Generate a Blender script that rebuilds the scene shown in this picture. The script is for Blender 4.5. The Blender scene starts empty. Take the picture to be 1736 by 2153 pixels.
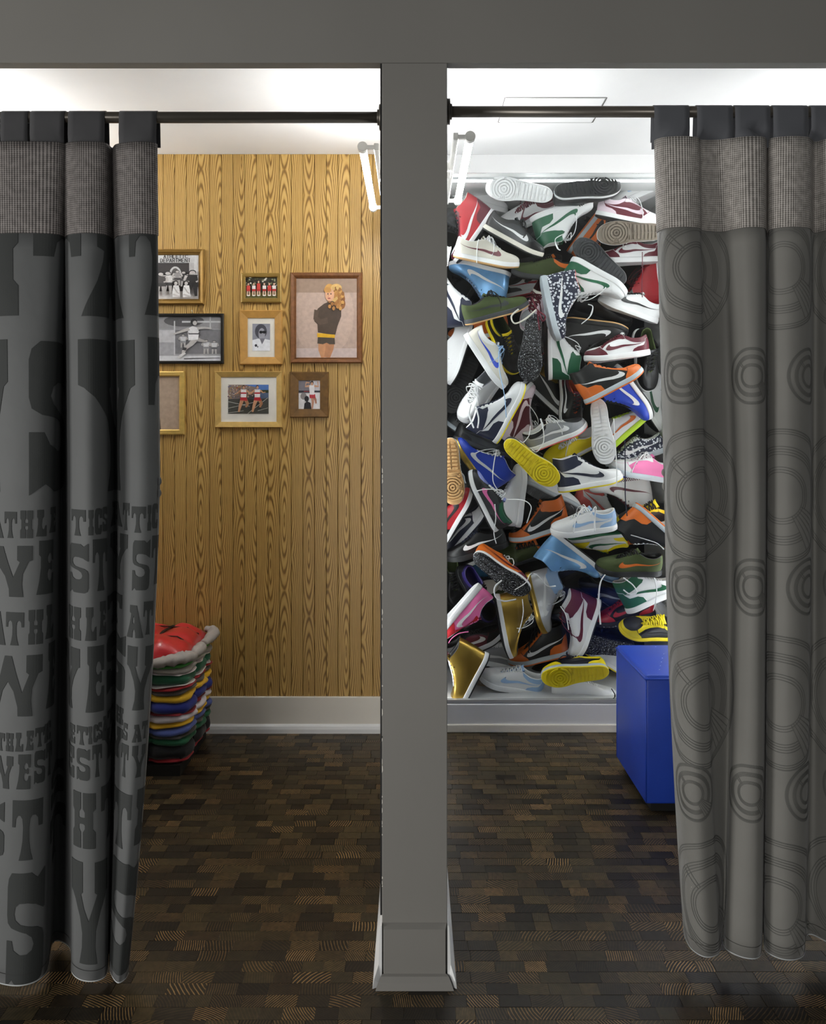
import bpy, bmesh, math, random
from mathutils import Vector, Matrix
random.seed(7)
SC = bpy.context.scene
COL = SC.collection
PI = math.pi
# ------------------------------------------------------------------ camera / light / exposure
F = 1674.0; CX = 868.0; HY = 910.0; H = 1.32       # focal length (px of a 1736x2153 frame), vanishing point, eye height (m)
D = 1.911                                          # distance to the front wall plane
DB = 3.524                                         # distance to the back wall plane
cam = bpy.data.cameras.new('camera'); camo = bpy.data.objects.new('camera', cam); COL.objects.link(camo)
cam.sensor_fit = 'VERTICAL'; cam.sensor_height = 36.0; cam.sensor_width = 29.03
cam.lens = F / 2153 * 36; cam.shift_x = 0.0; cam.shift_y = -(1076.5 - HY) / 2153
cam.clip_start = 0.05
camo.location = (0, 0, H); camo.rotation_euler = (PI / 2, 0, 0)
SC.camera = camo
SC.view_settings.view_transform = 'Standard'; SC.view_settings.look = 'None'
SC.view_settings.exposure = 0.0; SC.view_settings.gamma = 1.0; SC.view_settings.use_curve_mapping = False
w = bpy.data.worlds.new('world'); SC.world = w; w.use_nodes = True
w.node_tree.nodes['Background'].inputs[0].default_value = (0.95, 0.98, 1.0, 1)
w.node_tree.nodes['Background'].inputs[1].default_value = 0.10
TUBE_STRENGTH = 62.0
CASE_FILL_STRENGTH = 18.0
def area(name, loc, rot, sx, sy, power, col):
    l = bpy.data.lights.new(name, 'AREA'); l.shape = 'RECTANGLE'; l.size = sx; l.size_y = sy; l.energy = power; l.color = col
    o = bpy.data.objects.new(name, l); o.location = loc; o.rotation_euler = rot; COL.objects.link(o); return o
area('shop_front_light', (-1.3, -2.6, 0.75), (PI / 2 - .1, 0, math.radians(-16)), 1.4, 1.4, 66, (1.0, 0.98, 0.95))
area('shop_side_light', (-4.2, 0.2, 0.95), (PI / 2, 0, math.radians(-70)), 1.2, 1.8, 95, (1.0, 0.98, 0.95))
# ------------------------------------------------------------------ helpers
def P(px, py, d): return Vector(((px - CX) / F * d, d, H - (py - HY) / F * d))
def X(px, d): return (px - CX) / F * d
def Z(py, d): return H - (py - HY) / F * d
def lin(c):
    if isinstance(c, str):
        c = [int(c[i:i + 2], 16) / 255 for i in (0, 2, 4)]
    return tuple(x / 12.92 if x <= .04045 else ((x + .055) / 1.055) ** 2.4 for x in c)
MATS = {}
def new_mat(name):
    m = bpy.data.materials.new(name); m.use_nodes = True
    return m, m.node_tree.nodes, m.node_tree.links, m.node_tree.nodes['Principled BSDF']
def nd(n, t, **kw):
    x = n.new(t)
    for k, v in kw.items(): setattr(x, k, v)
    return x
def mth(n, l, op, a, b=None, c=None):
    x = n.new('ShaderNodeMath'); x.operation = op
    for i, v in enumerate((a, b, c)):
        if v is None: continue
        if isinstance(v, (int, float)): x.inputs[i].default_value = v
        else: l.new(v, x.inputs[i])
    return x.outputs[0]
def ramp(n, l, fac, stops, interp='LINEAR'):
    r = n.new('ShaderNodeValToRGB'); r.color_ramp.interpolation = interp
    e = r.color_ramp.elements
    while len(e) < len(stops): e.new(0.5)
    for k, (p, c) in enumerate(stops):
        e[k].position = p; e[k].color = (*c, 1)
    if fac is not None: l.new(fac, r.inputs[0])
    return r.outputs[0]
def plain(col, rough=.5, metal=0.0, bump=0.0, bscale=200, var=.08, spec=.5, coat=0.0, sheen=0.0, vscale=9):
    key = ('plain', col, rough, metal, bump, bscale, var, spec, coat, sheen)
    if key in MATS: return MATS[key]
    m, n, l, b = new_mat('paint_' + str(col)); c = lin(col)
    tc = nd(n, 'ShaderNodeTexCoord'); nz = nd(n, 'ShaderNodeTexNoise'); nz.inputs['Scale'].default_value = vscale; nz.inputs['Detail'].default_value = 4
    l.new(tc.outputs['Object'], nz.inputs['Vector'])
    l.new(ramp(n, l, nz.outputs[0], [(.3, tuple(x * (1 - var) for x in c)), (.7, tuple(min(1, x * (1 + var)) for x in c))]), b.inputs['Base Color'])
    b.inputs['Roughness'].default_value = rough; b.inputs['Metallic'].default_value = metal
    b.inputs['Specular IOR Level'].default_value = spec
    b.inputs['Coat Weight'].default_value = coat; b.inputs['Sheen Weight'].default_value = sheen
    if bump:
        n2 = nd(n, 'ShaderNodeTexNoise'); n2.inputs['Scale'].default_value = bscale; l.new(tc.outputs['Object'], n2.inputs['Vector'])
        bp = nd(n, 'ShaderNodeBump'); bp.inputs['Strength'].default_value = bump; bp.inputs['Distance'].default_value = .002
        l.new(n2.outputs[0], bp.inputs['Height']); l.new(bp.outputs[0], b.inputs['Normal'])
    MATS[key] = m; return m
def emit(col, s):
    m, n, l, b = new_mat('lamp_glow')
    b.inputs['Base Color'].default_value = (*col, 1); b.inputs['Emission Color'].default_value = (*col, 1); b.inputs['Emission Strength'].default_value = s
    return m
def link(name, me, parent=None, mats=(), smooth=False):
    o = bpy.data.objects.new(name, me); COL.objects.link(o)
    if parent: o.parent = parent
    for m in (mats if isinstance(mats, (list, tuple)) else [mats]): me.materials.append(m)
    if smooth:
        for p in me.polygons: p.use_smooth = True
    return o
def mesh(name, v, f, parent=None, mats=(), smooth=False, midx=None, weld=False):
    me = bpy.data.meshes.new(name); me.from_pydata([tuple(q) for q in v], [], f)
    if midx: me.polygons.foreach_set('material_index', midx)
    if weld:
        bm = bmesh.new(); bm.from_mesh(me); bmesh.ops.remove_doubles(bm, verts=bm.verts, dist=1e-6); bm.to_mesh(me); bm.free()
    me.update()
    return link(name, me, parent, mats, smooth)
def box_bm(bm, x0, x1, y0, y1, z0, z1, bev=0, seg=2, M=None):
    r = bmesh.ops.create_cube(bm, size=1.0)
    for v in r['verts']:
        v.co = Vector(((x0 + x1) / 2 + v.co.x * (x1 - x0), (y0 + y1) / 2 + v.co.y * (y1 - y0), (z0 + z1) / 2 + v.co.z * (z1 - z0)))
    if bev:
        es = list({e for v in r['verts'] for e in v.link_edges})
        bmesh.ops.bevel(bm, geom=es, offset=bev, segments=seg, affect='EDGES', profile=.5)
def box(name, x0, x1, y0, y1, z0, z1, mats, parent=None, bev=0, seg=2, smooth=False):
    bm = bmesh.new(); box_bm(bm, x0, x1, y0, y1, z0, z1, bev, seg)
    me = bpy.data.meshes.new(name); bm.to_mesh(me); bm.free()
    return link(name, me, parent, mats, smooth)
def cyl_bm(bm, p0, p1, r, seg=20, r2=None):
    p0, p1 = Vector(p0), Vector(p1); d = p1 - p0
    M = Matrix.Translation((p0 + p1) / 2) @ d.to_track_quat('Z', 'Y').to_matrix().to_4x4()
    bmesh.ops.create_cone(bm, cap_ends=True, segments=seg, radius1=r, radius2=r if r2 is None else r2, depth=d.length, matrix=M)
def bmobj(name, bm, mats, parent=None, smooth=False):
    me = bpy.data.meshes.new(name); bm.to_mesh(me); bm.free()
    o = link(name, me, parent, mats)
    if smooth:
        for p in me.polygons: p.use_smooth = len(p.vertices) == 4
    return o
def tube(pts, r, seg=6, flat=1.0, cap=True):
    """verts, faces of a tube swept along pts"""
    v = []; f = []; n = len(pts); pts = [Vector(p) for p in pts]; up = Vector((0.13, .2, 1)).normalized()
    for i, p in enumerate(pts):
        t = (pts[min(i + 1, n - 1)] - pts[max(i - 1, 0)]).normalized()
        a = t.cross(up)
        if a.length < 1e-4: a = Vector((1, 0, 0))
        a.normalize(); b = a.cross(t)
        for k in range(seg):
            q = 2 * PI * k / seg; v.append(p + a * (r * math.cos(q)) + b * (r * flat * math.sin(q)))
    for i in range(n - 1):
        for k in range(seg):
            k2 = (k + 1) % seg; f.append((i * seg + k, i * seg + k2, (i + 1) * seg + k2, (i + 1) * seg + k))
    if cap: f.append(tuple(range(seg))[::-1]); f.append(tuple((n - 1) * seg + k for k in range(seg)))
    return v, f
def crom(pts, n):
    """Catmull-Rom through pts, n samples per span"""
    pts = [Vector(p) for p in pts]; out = []
    for i in range(len(pts) - 1):
        a, b, c, d = pts[max(i - 1, 0)], pts[i], pts[i + 1], pts[min(i + 2, len(pts) - 1)]
        for k in range(n):
            t = k / n
            out.append(.5 * ((2 * b) + (c - a) * t + (2 * a - 5 * b + 4 * c - d) * t * t + (3 * b - a - 3 * c + d) * t ** 3))
    out.append(pts[-1]); return out
def merge(parts):
    v = []; f = []
    for a, b in parts:
        k = len(v); v += list(a); f += [tuple(i + k for i in q) for q in b]
    return v, f
def trap(polys, du, dv, clip=None):
    """split even-odd polygons into quads no larger than du x dv; returns list of 4-point quads in (u, v)"""
    E = []; xs = set()
    for p in polys:
        for i in range(len(p)):
            a, b = p[i], p[(i + 1) % len(p)]
            xs.add(round(a[0], 7)); 
            if abs(a[0] - b[0]) > 1e-9: E.append((a, b) if a[0] < b[0] else (b, a))
    xs = sorted(xs); g = []
    for a, b in zip(xs, xs[1:]):
        if b - a < 1e-6: continue
        k = max(1, math.ceil((b - a) / du))
        g += [(a + (b - a) * i / k, a + (b - a) * (i + 1) / k) for i in range(k)]
    Q = []
    for a, b in g:
        mid = (a + b) / 2; c = []
        for p, q in E:
            if p[0] <= mid < q[0]:
                h = lambda x: p[1] + (q[1] - p[1]) * (x - p[0]) / (q[0] - p[0])
                c.append((h(mid), h(a), h(b)))
        c.sort()
        for (m0, a0, b0), (m1, a1, b1) in zip(c[::2], c[1::2]):
            if clip is not None:
                a0, b0, a1, b1 = (min(x, clip) for x in (a0, b0, a1, b1))
                if a1 - a0 < 1e-6 and b1 - b0 < 1e-6: continue
            k = max(1, math.ceil(max(a1 - a0, b1 - b0) / dv))
            for i in range(k):
                s, t = i / k, (i + 1) / k
                Q.append(((a, a0 + (a1 - a0) * s), (b, b0 + (b1 - b0) * s), (b, b0 + (b1 - b0) * t), (a, a0 + (a1 - a0) * t)))
    return Q
def tag(o, label=None, cat=None, group=None, kind=None):
    if label: o['label'] = label
    if cat: o['category'] = cat
    if group: o['group'] = group
    if kind: o['kind'] = kind
    return o
def struct(o, label=None, cat=None): return tag(o, label, cat, None, 'structure')
def empty(name, loc=(0, 0, 0)):
    o = bpy.data.objects.new(name, None); o.location = loc; o.empty_display_size = .05; COL.objects.link(o); return o
def smoothstep(a, b, x):
    t = max(0.0, min(1.0, (x - a) / (b - a))); return t * t * (3 - 2 * t)
# ------------------------------------------------------------------ structure materials
def wall_paint(name, col, rough=.6):
    m, n, l, b = new_mat(name); c = lin(col)
    tc = nd(n, 'ShaderNodeTexCoord'); nz = nd(n, 'ShaderNodeTexNoise'); nz.inputs['Scale'].default_value = 3; nz.inputs['Detail'].default_value = 5
    l.new(tc.outputs['Object'], nz.inputs['Vector'])
    l.new(ramp(n, l, nz.outputs[0], [(.3, tuple(x * .96 for x in c)), (.7, tuple(x * 1.03 for x in c))]), b.inputs['Base Color'])
    n2 = nd(n, 'ShaderNodeTexNoise'); n2.inputs['Scale'].default_value = 260; l.new(tc.outputs['Object'], n2.inputs['Vector'])
    bp = nd(n, 'ShaderNodeBump'); bp.inputs['Strength'].default_value = .12; bp.inputs['Distance'].default_value = .0004
    l.new(n2.outputs[0], bp.inputs['Height']); l.new(bp.outputs[0], b.inputs['Normal'])
    b.inputs['Roughness'].default_value = rough; return m
M_GREY = wall_paint('grey_wall_paint', '7e7c77', .55)
M_WHITE = wall_paint('white_wall_paint', 'e6e7e6', .6)
M_BASE = wall_paint('white_trim_paint', 'e4dfd4', .4)
M_CASEG = wall_paint('grey_case_paint', 'd6d7d9', .35)
M_GAP_SHADE = plain('1b1b1d', .8, var=.15)
M_ROD = plain('5c5750', .3, .45, var=.06)
def oak_mat():
    m, n, l, b = new_mat('oak_panelling')
    tc = nd(n, 'ShaderNodeTexCoord'); oi = nd(n, 'ShaderNodeObjectInfo'); sep = nd(n, 'ShaderNodeSeparateXYZ')
    l.new(tc.outputs['Object'], sep.inputs[0]); x, z = sep.outputs['X'], sep.outputs['Z']; rnd = oi.outputs['Random']
    cmb = nd(n, 'ShaderNodeCombineXYZ'); l.new(mth(n, l, 'MULTIPLY', x, 22.0), cmb.inputs[0]); l.new(mth(n, l, 'MULTIPLY', rnd, 90), cmb.inputs[1]); l.new(mth(n, l, 'MULTIPLY', z, 1.3), cmb.inputs[2])
    nz = nd(n, 'ShaderNodeTexNoise'); nz.inputs['Scale'].default_value = 1.0; nz.inputs['Detail'].default_value = 3; l.new(cmb.outputs[0], nz.inputs['Vector'])
    zz = mth(n, l, 'PINGPONG', mth(n, l, 'ADD', z, mth(n, l, 'MULTIPLY', rnd, 3.7)), .31)
    xo = mth(n, l, 'ADD', x, mth(n, l, 'MULTIPLY', mth(n, l, 'SUBTRACT', mth(n, l, 'FRACT', mth(n, l, 'MULTIPLY', rnd, 17.3)), .5), .085))
    r = mth(n, l, 'SQRT', mth(n, l, 'ADD', mth(n, l, 'POWER', xo, 2), mth(n, l, 'POWER', mth(n, l, 'MULTIPLY', zz, .10), 2)))
    ph = mth(n, l, 'ADD', mth(n, l, 'MULTIPLY', r, 900), mth(n, l, 'MULTIPLY', nz.outputs[0], 6.0))
    s = mth(n, l, 'ADD', mth(n, l, 'MULTIPLY', mth(n, l, 'SINE', ph), .5), .5)
    # fine pores
    c2 = nd(n, 'ShaderNodeCombineXYZ'); l.new(mth(n, l, 'MULTIPLY', x, 900), c2.inputs[0]); l.new(rnd, c2.inputs[1]); l.new(mth(n, l, 'MULTIPLY', z, 14), c2.inputs[2])
    n2 = nd(n, 'ShaderNodeTexNoise'); n2.inputs['Scale'].default_value = 1; n2.inputs['Detail'].default_value = 2; l.new(c2.outputs[0], n2.inputs['Vector'])
    ss = mth(n, l, 'ADD', s, mth(n, l, 'MULTIPLY', mth(n, l, 'SUBTRACT', n2.outputs[0], .5), .9))
    base = ramp(n, l, ss, [(.0, lin('7a5a28')), (.16, lin('9c773a')), (.36, lin('bd9651')), (1, lin('cba763'))])
    mx = nd(n, 'ShaderNodeMix', data_type='RGBA', blend_type='MULTIPLY'); mx.inputs[0].default_value = .45
    l.new(base, mx.inputs[6]); l.new(ramp(n, l, rnd, [(0, (.72, .68, .62)), (1, (1, 1, 1))]), mx.inputs[7])
    l.new(mx.outputs[2], b.inputs['Base Color']); b.inputs['Roughness'].default_value = .42
    bp = nd(n, 'ShaderNodeBump'); bp.inputs['Strength'].default_value = .15; bp.inputs['Distance'].default_value = .0004
    l.new(ss, bp.inputs['Height']); l.new(bp.outputs[0], b.inputs['Normal'])
    return m
def floor_mat(use_attr):
    m, n, l, b = new_mat('end_grain_floor_' + ('rest' if use_attr else 'block'))
    if use_attr:
        at = nd(n, 'ShaderNodeAttribute', attribute_name='rnd'); rnd = at.outputs['Fac']
        al = nd(n, 'ShaderNodeAttribute', attribute_name='loc'); vec = al.outputs['Vector']
    else:
        rnd = nd(n, 'ShaderNodeObjectInfo').outputs['Random']; vec = nd(n, 'ShaderNodeTexCoord').outputs['Object']
    def rr(k): return mth(n, l, 'FRACT', mth(n, l, 'MULTIPLY', rnd, k))
    sep = nd(n, 'ShaderNodeSeparateXYZ'); l.new(vec, sep.inputs[0]); x, y = sep.outputs['X'], sep.outputs['Y']
    ang = mth(n, l, 'MULTIPLY', mth(n, l, 'SUBTRACT', rr(57.31), .5), 2.4); rad = mth(n, l, 'ADD', mth(n, l, 'MULTIPLY', rr(31.7), .4), .10)
    sg = mth(n, l, 'SUBTRACT', mth(n, l, 'MULTIPLY', mth(n, l, 'GREATER_THAN', rr(91.7), .5), 2), 1)
    cx = mth(n, l, 'MULTIPLY', mth(n, l, 'MULTIPLY', mth(n, l, 'COSINE', ang), rad), sg); cy = mth(n, l, 'MULTIPLY', mth(n, l, 'SINE', ang), rad)
    dx = mth(n, l, 'SUBTRACT', x, cx); dy = mth(n, l, 'SUBTRACT', y, cy)
    r = mth(n, l, 'SQRT', mth(n, l, 'ADD', mth(n, l, 'MULTIPLY', dx, dx), mth(n, l, 'MULTIPLY', dy, dy)))
    cm = nd(n, 'ShaderNodeCombineXYZ'); l.new(x, cm.inputs[0]); l.new(y, cm.inputs[1]); l.new(mth(n, l, 'MULTIPLY', rnd, 50), cm.inputs[2])
    nz = nd(n, 'ShaderNodeTexNoise'); nz.inputs['Scale'].default_value = 22; nz.inputs['Detail'].default_value = 3; l.new(cm.outputs[0], nz.inputs['Vector'])
    fr = mth(n, l, 'ADD', mth(n, l, 'MULTIPLY', rr(13.9), 500), 720)
    s = mth(n, l, 'SINE', mth(n, l, 'ADD', mth(n, l, 'MULTIPLY', r, fr), mth(n, l, 'MULTIPLY', nz.outputs[0], 5)))
    line = ramp(n, l, s, [(.35, (0, 0, 0)), (.95, (1, 1, 1))])
    amt = ramp(n, l, rr(23.17), [(.3, (.03, .03, .03)), (.6, (.18, .18, .18)), (.85, (.4, .4, .4)), (1, (.85, .85, .85))])
    nz2 = nd(n, 'ShaderNodeTexNoise'); nz2.inputs['Scale'].default_value = 60; nz2.inputs['Detail'].default_value = 4; l.new(cm.outputs[0], nz2.inputs['Vector'])
    base = ramp(n, l, rr(7.77), [(0, lin('1b1711')), (.35, lin('252018')), (.65, lin('2f291d')), (.88, lin('403825')), (1, lin('292318'))])
    dk = nd(n, 'ShaderNodeMix', data_type='RGBA', blend_type='MULTIPLY'); dk.inputs[0].default_value = .8
    l.new(base, dk.inputs[6]); l.new(ramp(n, l, nz2.outputs[0], [(.3, (.55, .55, .55)), (.7, (1.1, 1.1, 1.1))]), dk.inputs[7])
    mx = nd(n, 'ShaderNodeMix', data_type='RGBA'); l.new(mth(n, l, 'MULTIPLY', mth(n, l, 'MULTIPLY', line, amt), mth(n, l, 'MULTIPLY', nz2.outputs[0], 1.9)), mx.inputs[0])
    l.new(dk.outputs[2], mx.inputs[6]); mx.inputs[7].default_value = (*lin('c09860'), 1)
    l.new(mx.outputs[2], b.inputs['Base Color'])
    b.inputs['Roughness'].default_value = .42; b.inputs['Specular IOR Level'].default_value = .35
    return m
M_OAK = oak_mat(); M_FB = floor_mat(False); M_FR = floor_mat(True)
# ------------------------------------------------------------------ structure
XL, XR = -1.72, 1.72; CZ = Z(325, DB); HB = Z(132, D)
c0, c1 = X(803, D), X(940, D)
fl = struct(mesh('floor', [(-3, -4, -.012), (3, -4, -.012), (3, 4.3, -.012), (-3, 4.3, -.012), (-3, -4, -.03), (3, -4, -.03), (3, 4.3, -.03), (-3, 4.3, -.03)],
    [(0, 1, 2, 3), (7, 6, 5, 4), (0, 4, 5, 1), (1, 5, 6, 2), (2, 6, 7, 3), (3, 7, 4, 0)], None, plain('1d1610', .5, var=.2)), 'dark end grain wood block floor running through both booths', 'floor')
BX, BY = .074, .040
bmb = bmesh.new(); box_bm(bmb, -BX / 2 + .00015, BX / 2 - .00015, -BY / 2 + .00015, BY / 2 - .00015, -.012, 0, .0004, 1)
mb = bpy.data.meshes.new('floor_block'); bmb.to_mesh(mb); bmb.free(); mb.materials.append(M_FB)
cells = []; y = .95
while y < DB:
    x = XL - .1 - random.random() * BX
    while x < XR + .1:
        k = random.choice((1, 1, 1, 1, .72, .6, 1.25)); cells.append((x + BX * k / 2, y + BY / 2, k)); x += BX * k
    y += BY
def vis(c):
    px = CX + F * c[0] / c[1]; py = HY + F * H / c[1]
    return 300 < px < 1450 and py < 2150 and not (790 < px < 960 and py < 2060)
vs = sorted([c for c in cells if vis(c)], key=lambda c: c[1])[:300]; vset = set(vs)
for c in vs:
    o = bpy.data.objects.new('floor_block', mb); COL.objects.link(o); o.parent = fl
    o.location = (c[0], c[1], random.uniform(-.0004, .0004)); o.scale = (c[2], 1, 1)
V = []; Fc = []; RN = []; LC = []
for c in cells:
    if c in vset: continue
    k = len(V); hx, hy = BX * c[2] / 2 - .00015, BY / 2 - .00015; zz = random.uniform(-.0004, .0004); r = random.random(); e = .0004
    for (a, b_, q) in ((-hx, -hy, -.012), (hx, -hy, -.012), (hx, hy, -.012), (-hx, hy, -.012), (-hx + e, -hy + e, 0), (hx - e, -hy + e, 0), (hx - e, hy - e, 0), (-hx + e, hy - e, 0)):
        V.append((c[0] + a, c[1] + b_, q + zz)); RN.append(r); LC.append((a, b_, q))
    Fc += [(k + 4, k + 5, k + 6, k + 7), (k, k + 1, k + 5, k + 4), (k + 1, k + 2, k + 6, k + 5), (k + 2, k + 3, k + 7, k + 6), (k + 3, k, k + 4, k + 7)]
o = mesh('floor_blocks_rest', V, Fc, fl, M_FR); o['kind'] = 'stuff'
o.data.attributes.new('rnd', 'FLOAT', 'POINT').data.foreach_set('value', RN)
o.data.attributes.new('loc', 'FLOAT_VECTOR', 'POINT').data.foreach_set('vector', [q for p in LC for q in p])
struct(box('ceiling', XL - .2, XR + .2, D + .03, 4.3, CZ, CZ + .06, M_WHITE), 'white painted ceiling over both fitting booths', 'ceiling')
struct(box('wall_front', -3, 3, D, D + .03, HB, CZ + .4, M_GREY), 'dark grey header wall above both curtained openings', 'wall')
struct(box('wall_center', c0 + .002, c1 - .002, D + .06, DB + .6, 0, CZ, M_WHITE), 'partition wall between the two booths', 'wall')
pc = struct(box('trim_1', c0, c1, D, D + .06, .0, HB, M_GREY, bev=.0015, seg=1), 'grey painted column face at the end of the partition', 'column')
# paint chips along the left arris
rc = random.Random(4); parts = []
for i in range(34):
    zc = rc.uniform(.18, 1.3); hh = rc.uniform(.003, .02); ww = rc.uniform(.001, .003)
    parts.append(([(c0 - .0004, D - .0006, zc), (c0 + ww, D - .0006, zc + hh * .3), (c0 + ww * .8, D - .0006, zc + hh * .8), (c0 - .0004, D - .0006, zc + hh)], [(0, 1, 2, 3)]))
mesh('paint_chips', *merge(parts), pc, plain('d5d2c8', .6))
box('corner_bead', c0 - .0045, c0 - .0002, D + .004, D + .05, .16, HB, plain('141414', .5), pc)
struct(box('wall_left', XL - .1, XL, D - .0, DB + .1, 0, CZ + .06, M_WHITE), 'white outer wall of the left booth', 'wall')
struct(box('wall_right', XR, XR + .1, D - .0, DB + .7, 0, CZ + .06, M_WHITE), 'white outer wall of the right booth', 'wall')
# column skirting: flat front board + shoe moulding, flared side boards
sk = struct(empty('baseboard_center', (0, 0, 0)), 'grey painted skirting wrapped round the foot of the column', 'skirting')
zt = Z(1940, D)
box('skirting_face', c0 + .004, c1 - .004, D - .012, D - .0005, .0, zt - .008, M_GREY, sk, .001, 1)
mesh('skirting_cap', [(c0 + .004, D - .012, zt - .008), (c1 - .004, D - .012, zt - .008), (c1 - .002, D - .0005, zt), (c0 + .002, D - .0005, zt), (c0 + .004, D - .0005, zt - .008), (c1 - .004, D - .0005, zt - .008)],
     [(0, 1, 2, 3), (0, 3, 4), (1, 5, 2), (0, 4, 5, 1), (2, 5, 4, 3)], sk, M_GREY)
v = []; 
prof = [(D - .012, .030), (D - .018, .027), (D - .026, .016), (D - .029, .0)]
for xx0, sgn in ((c0, -1), (c1, 1)):
    for i, (yy, zz) in enumerate(prof): v.append((xx0 + sgn * (-.003 + .018 * (i / 3)), yy, zz))
f = [(i, i + 1, 5 + i, 4 + i) for i in range(3)]
mesh('shoe_moulding', v, f, sk, M_GREY)
for xx0, sgn, nm in ((c0, -1, 'skirting_side'), (c1, 1, 'skirting_side')):
    pr = [(0, zt), (.004, zt - .004), (.008, .05), (.018, .022), (.022, 0)]
    v = [(xx0 + sgn * a, D - .010 if k < 3 else D - .022, z) for k, (a, z) in enumerate(pr)] + [(xx0 + sgn * a, DB, z) for a, z in pr] + [(xx0, D - .01, 0), (xx0, DB, 0)]
    f = [(i, i + 1, 6 + i, 5 + i) for i in range(4)] + [(0, 10, 4, 3, 2, 1), (5, 6, 7, 8, 9, 11)]
    mesh(nm, v, f, sk, M_WHITE)
# back wall of the left booth: one object per oak plank
wb = struct(box('wall_back_left', XL, c0 + .002, DB + .006, DB + .1, 0, CZ, plain('3b2a12', .7)), 'honey oak panelled back wall of the left booth', 'wall')
PW = .0515; n = int((c0 - XL) / PW) + 1; zb0 = Z(1463, DB)
bmb = bmesh.new(); box_bm(bmb, -PW / 2 + .0009, PW / 2 - .0009, -.006, .006, -(CZ - zb0) / 2, (CZ - zb0) / 2, .0012, 1)
mp = bpy.data.meshes.new('oak_plank'); bmb.to_mesh(mp); bmb.free(); mp.materials.append(M_OAK)
for i in range(n):
    o = bpy.data.objects.new('oak_plank', mp); COL.objects.link(o); o.parent = wb
    o.location = (c0 - .0 - PW / 2 - i * PW, DB, (CZ + zb0) / 2)
    if o.location.x - PW / 2 < XL - .03: bpy.data.objects.remove(o)
bl = struct(box('baseboard_left', XL, c0, DB - .016, DB + .006, .03, zb0, M_BASE, bev=.002, seg=1), 'off-white baseboard under the oak panelling', 'baseboard')
pr = [(0, .038), (-.006, .036), (-.013, .03), (-.017, .018), (-.018, 0)]
v = [(XL, DB - .014 + a, z) for a, z in pr] + [(c0, DB - .014 + a, z) for a, z in pr]
mesh('shoe_moulding', v, [(i, i + 1, 6 + i, 5 + i) for i in range(4)], bl, M_WHITE)
# right booth back: case front panels
zs = Z(1478, DB); zg = Z(386, DB); zg2 = Z(364, DB)
br = struct(box('baseboard_right', c1, XR, DB - .012, DB + .02, .03, zs - .002, M_CASEG, bev=.002, seg=1), 'pale grey plinth panel under the glass shoe case', 'baseboard')
box('plinth_foot', c1, XR, DB - .022, DB + .02, 0, .036, M_BASE, br, .004, 2)
wr = struct(box('wall_back_right', c1, XR, DB, DB + .06, zg2 + .0015, CZ, M_WHITE), 'white wall strip above the glass shoe case', 'wall')
CD = 4.22; XC = 1.225
struct(box('wall_case_side', XC, XR, DB + .021, CD + .02, 0, zg2 + .02, M_WHITE), 'white wall beside the shoe case', 'wall')
def cbox(nm, x0, x1, y0, y1, z0, z1, m, label, cat):
    return struct(box(nm, x0, x1, y0, y1, z0, z1, m), label, cat)
sh_ = cbox('trim_2', c1, XC, DB + .021, CD, zs - .03, zs, M_CASEG, 'pale grey shelf under the heap of sneakers', 'shelf')
box('shelf_lip', c1, XC, DB - .004, DB + .0205, zs, zs + .014, plain('9d9ea0', .3), sh_)
bk = cbox('wall_case_back', c1, XC, CD, CD + .02, zs, Z(430, CD), M_GAP_SHADE, 'dark back panel of the shoe case', 'panel')
box('upper_back_panel', c1, XC, CD, CD + .02, Z(430, CD) + .001, zg2, M_WHITE, bk)
tp_ = cbox('trim_3', c1, XC, DB + .061, CD + .02, zg2 + .001, zg2 + .02, M_WHITE, 'white top panel of the shoe case', 'panel')
m, nn, ll, b = new_mat('case_glass')
nn.remove(b); tr = nd(nn, 'ShaderNodeBsdfTransparent'); tr.inputs[0].default_value = (.97, .985, .98, 1); gl = nd(nn, 'ShaderNodeBsdfGlossy'); gl.inputs['Roughness'].default_value = .0; gl.inputs[0].default_value = (1, 1, 1, 1)
lw = nd(nn, 'ShaderNodeLayerWeight'); lw.inputs[0].default_value = .5; mx = nd(nn, 'ShaderNodeMixShader')
fac = mth(nn, ll, 'ADD', mth(nn, ll, 'MULTIPLY', mth(nn, ll, 'POWER', lw.outputs['Facing'], 5.0), .96), .022)   # Schlick reflectance of one glass surface
ll.new(fac, mx.inputs[0]); ll.new(tr.outputs[0], mx.inputs[1]); ll.new(gl.outputs[0], mx.inputs[2]); ll.new(mx.outputs[0], nn['Material Output'].inputs[0])
struct(box('window_1', c1 + .001, XC - .001, DB + .004, DB + .010, zs + .0141, zg2 + .001, m), 'clear glass pane in front of the heap of sneakers', 'glass pane')
# ceiling access hatch of the right booth
def on_ceil(px, py): d = (CZ - H) * F / (HY - py); return Vector((X(px, d), d, CZ - .0015))
a, b_, c_, d_ = on_ceil(1062, 205), on_ceil(1272, 210), on_ceil(1232, 262), on_ceil(1044, 257)
hx0, hx1, hy0, hy1 = a.x, b_.x, a.y, d_.y
hat = empty('ceiling_hatch', ((hx0 + hx1) / 2, (hy0 + hy1) / 2, CZ)); tag(hat, 'flush white access hatch in the ceiling of the right booth', 'hatch')
ox, oy = hat.location.x, hat.location.y
box('hatch_door', hx0 - ox + .004, hx1 - ox - .004, hy0 - oy + .004, hy1 - oy - .004, -.003, -.0002, M_WHITE, hat, .0008, 1)
for q in ((hx0, hx1, hy0 - .003, hy0), (hx0, hx1, hy1, hy1 + .003), (hx0 - .003, hx0, hy0, hy1), (hx1, hx1 + .003, hy0, hy1)):
    box('hatch_gap', q[0] - ox, q[1] - ox, q[2] - oy, q[3] - oy, -.0012, -.0002, plain('55534e', .6), hat)
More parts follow.
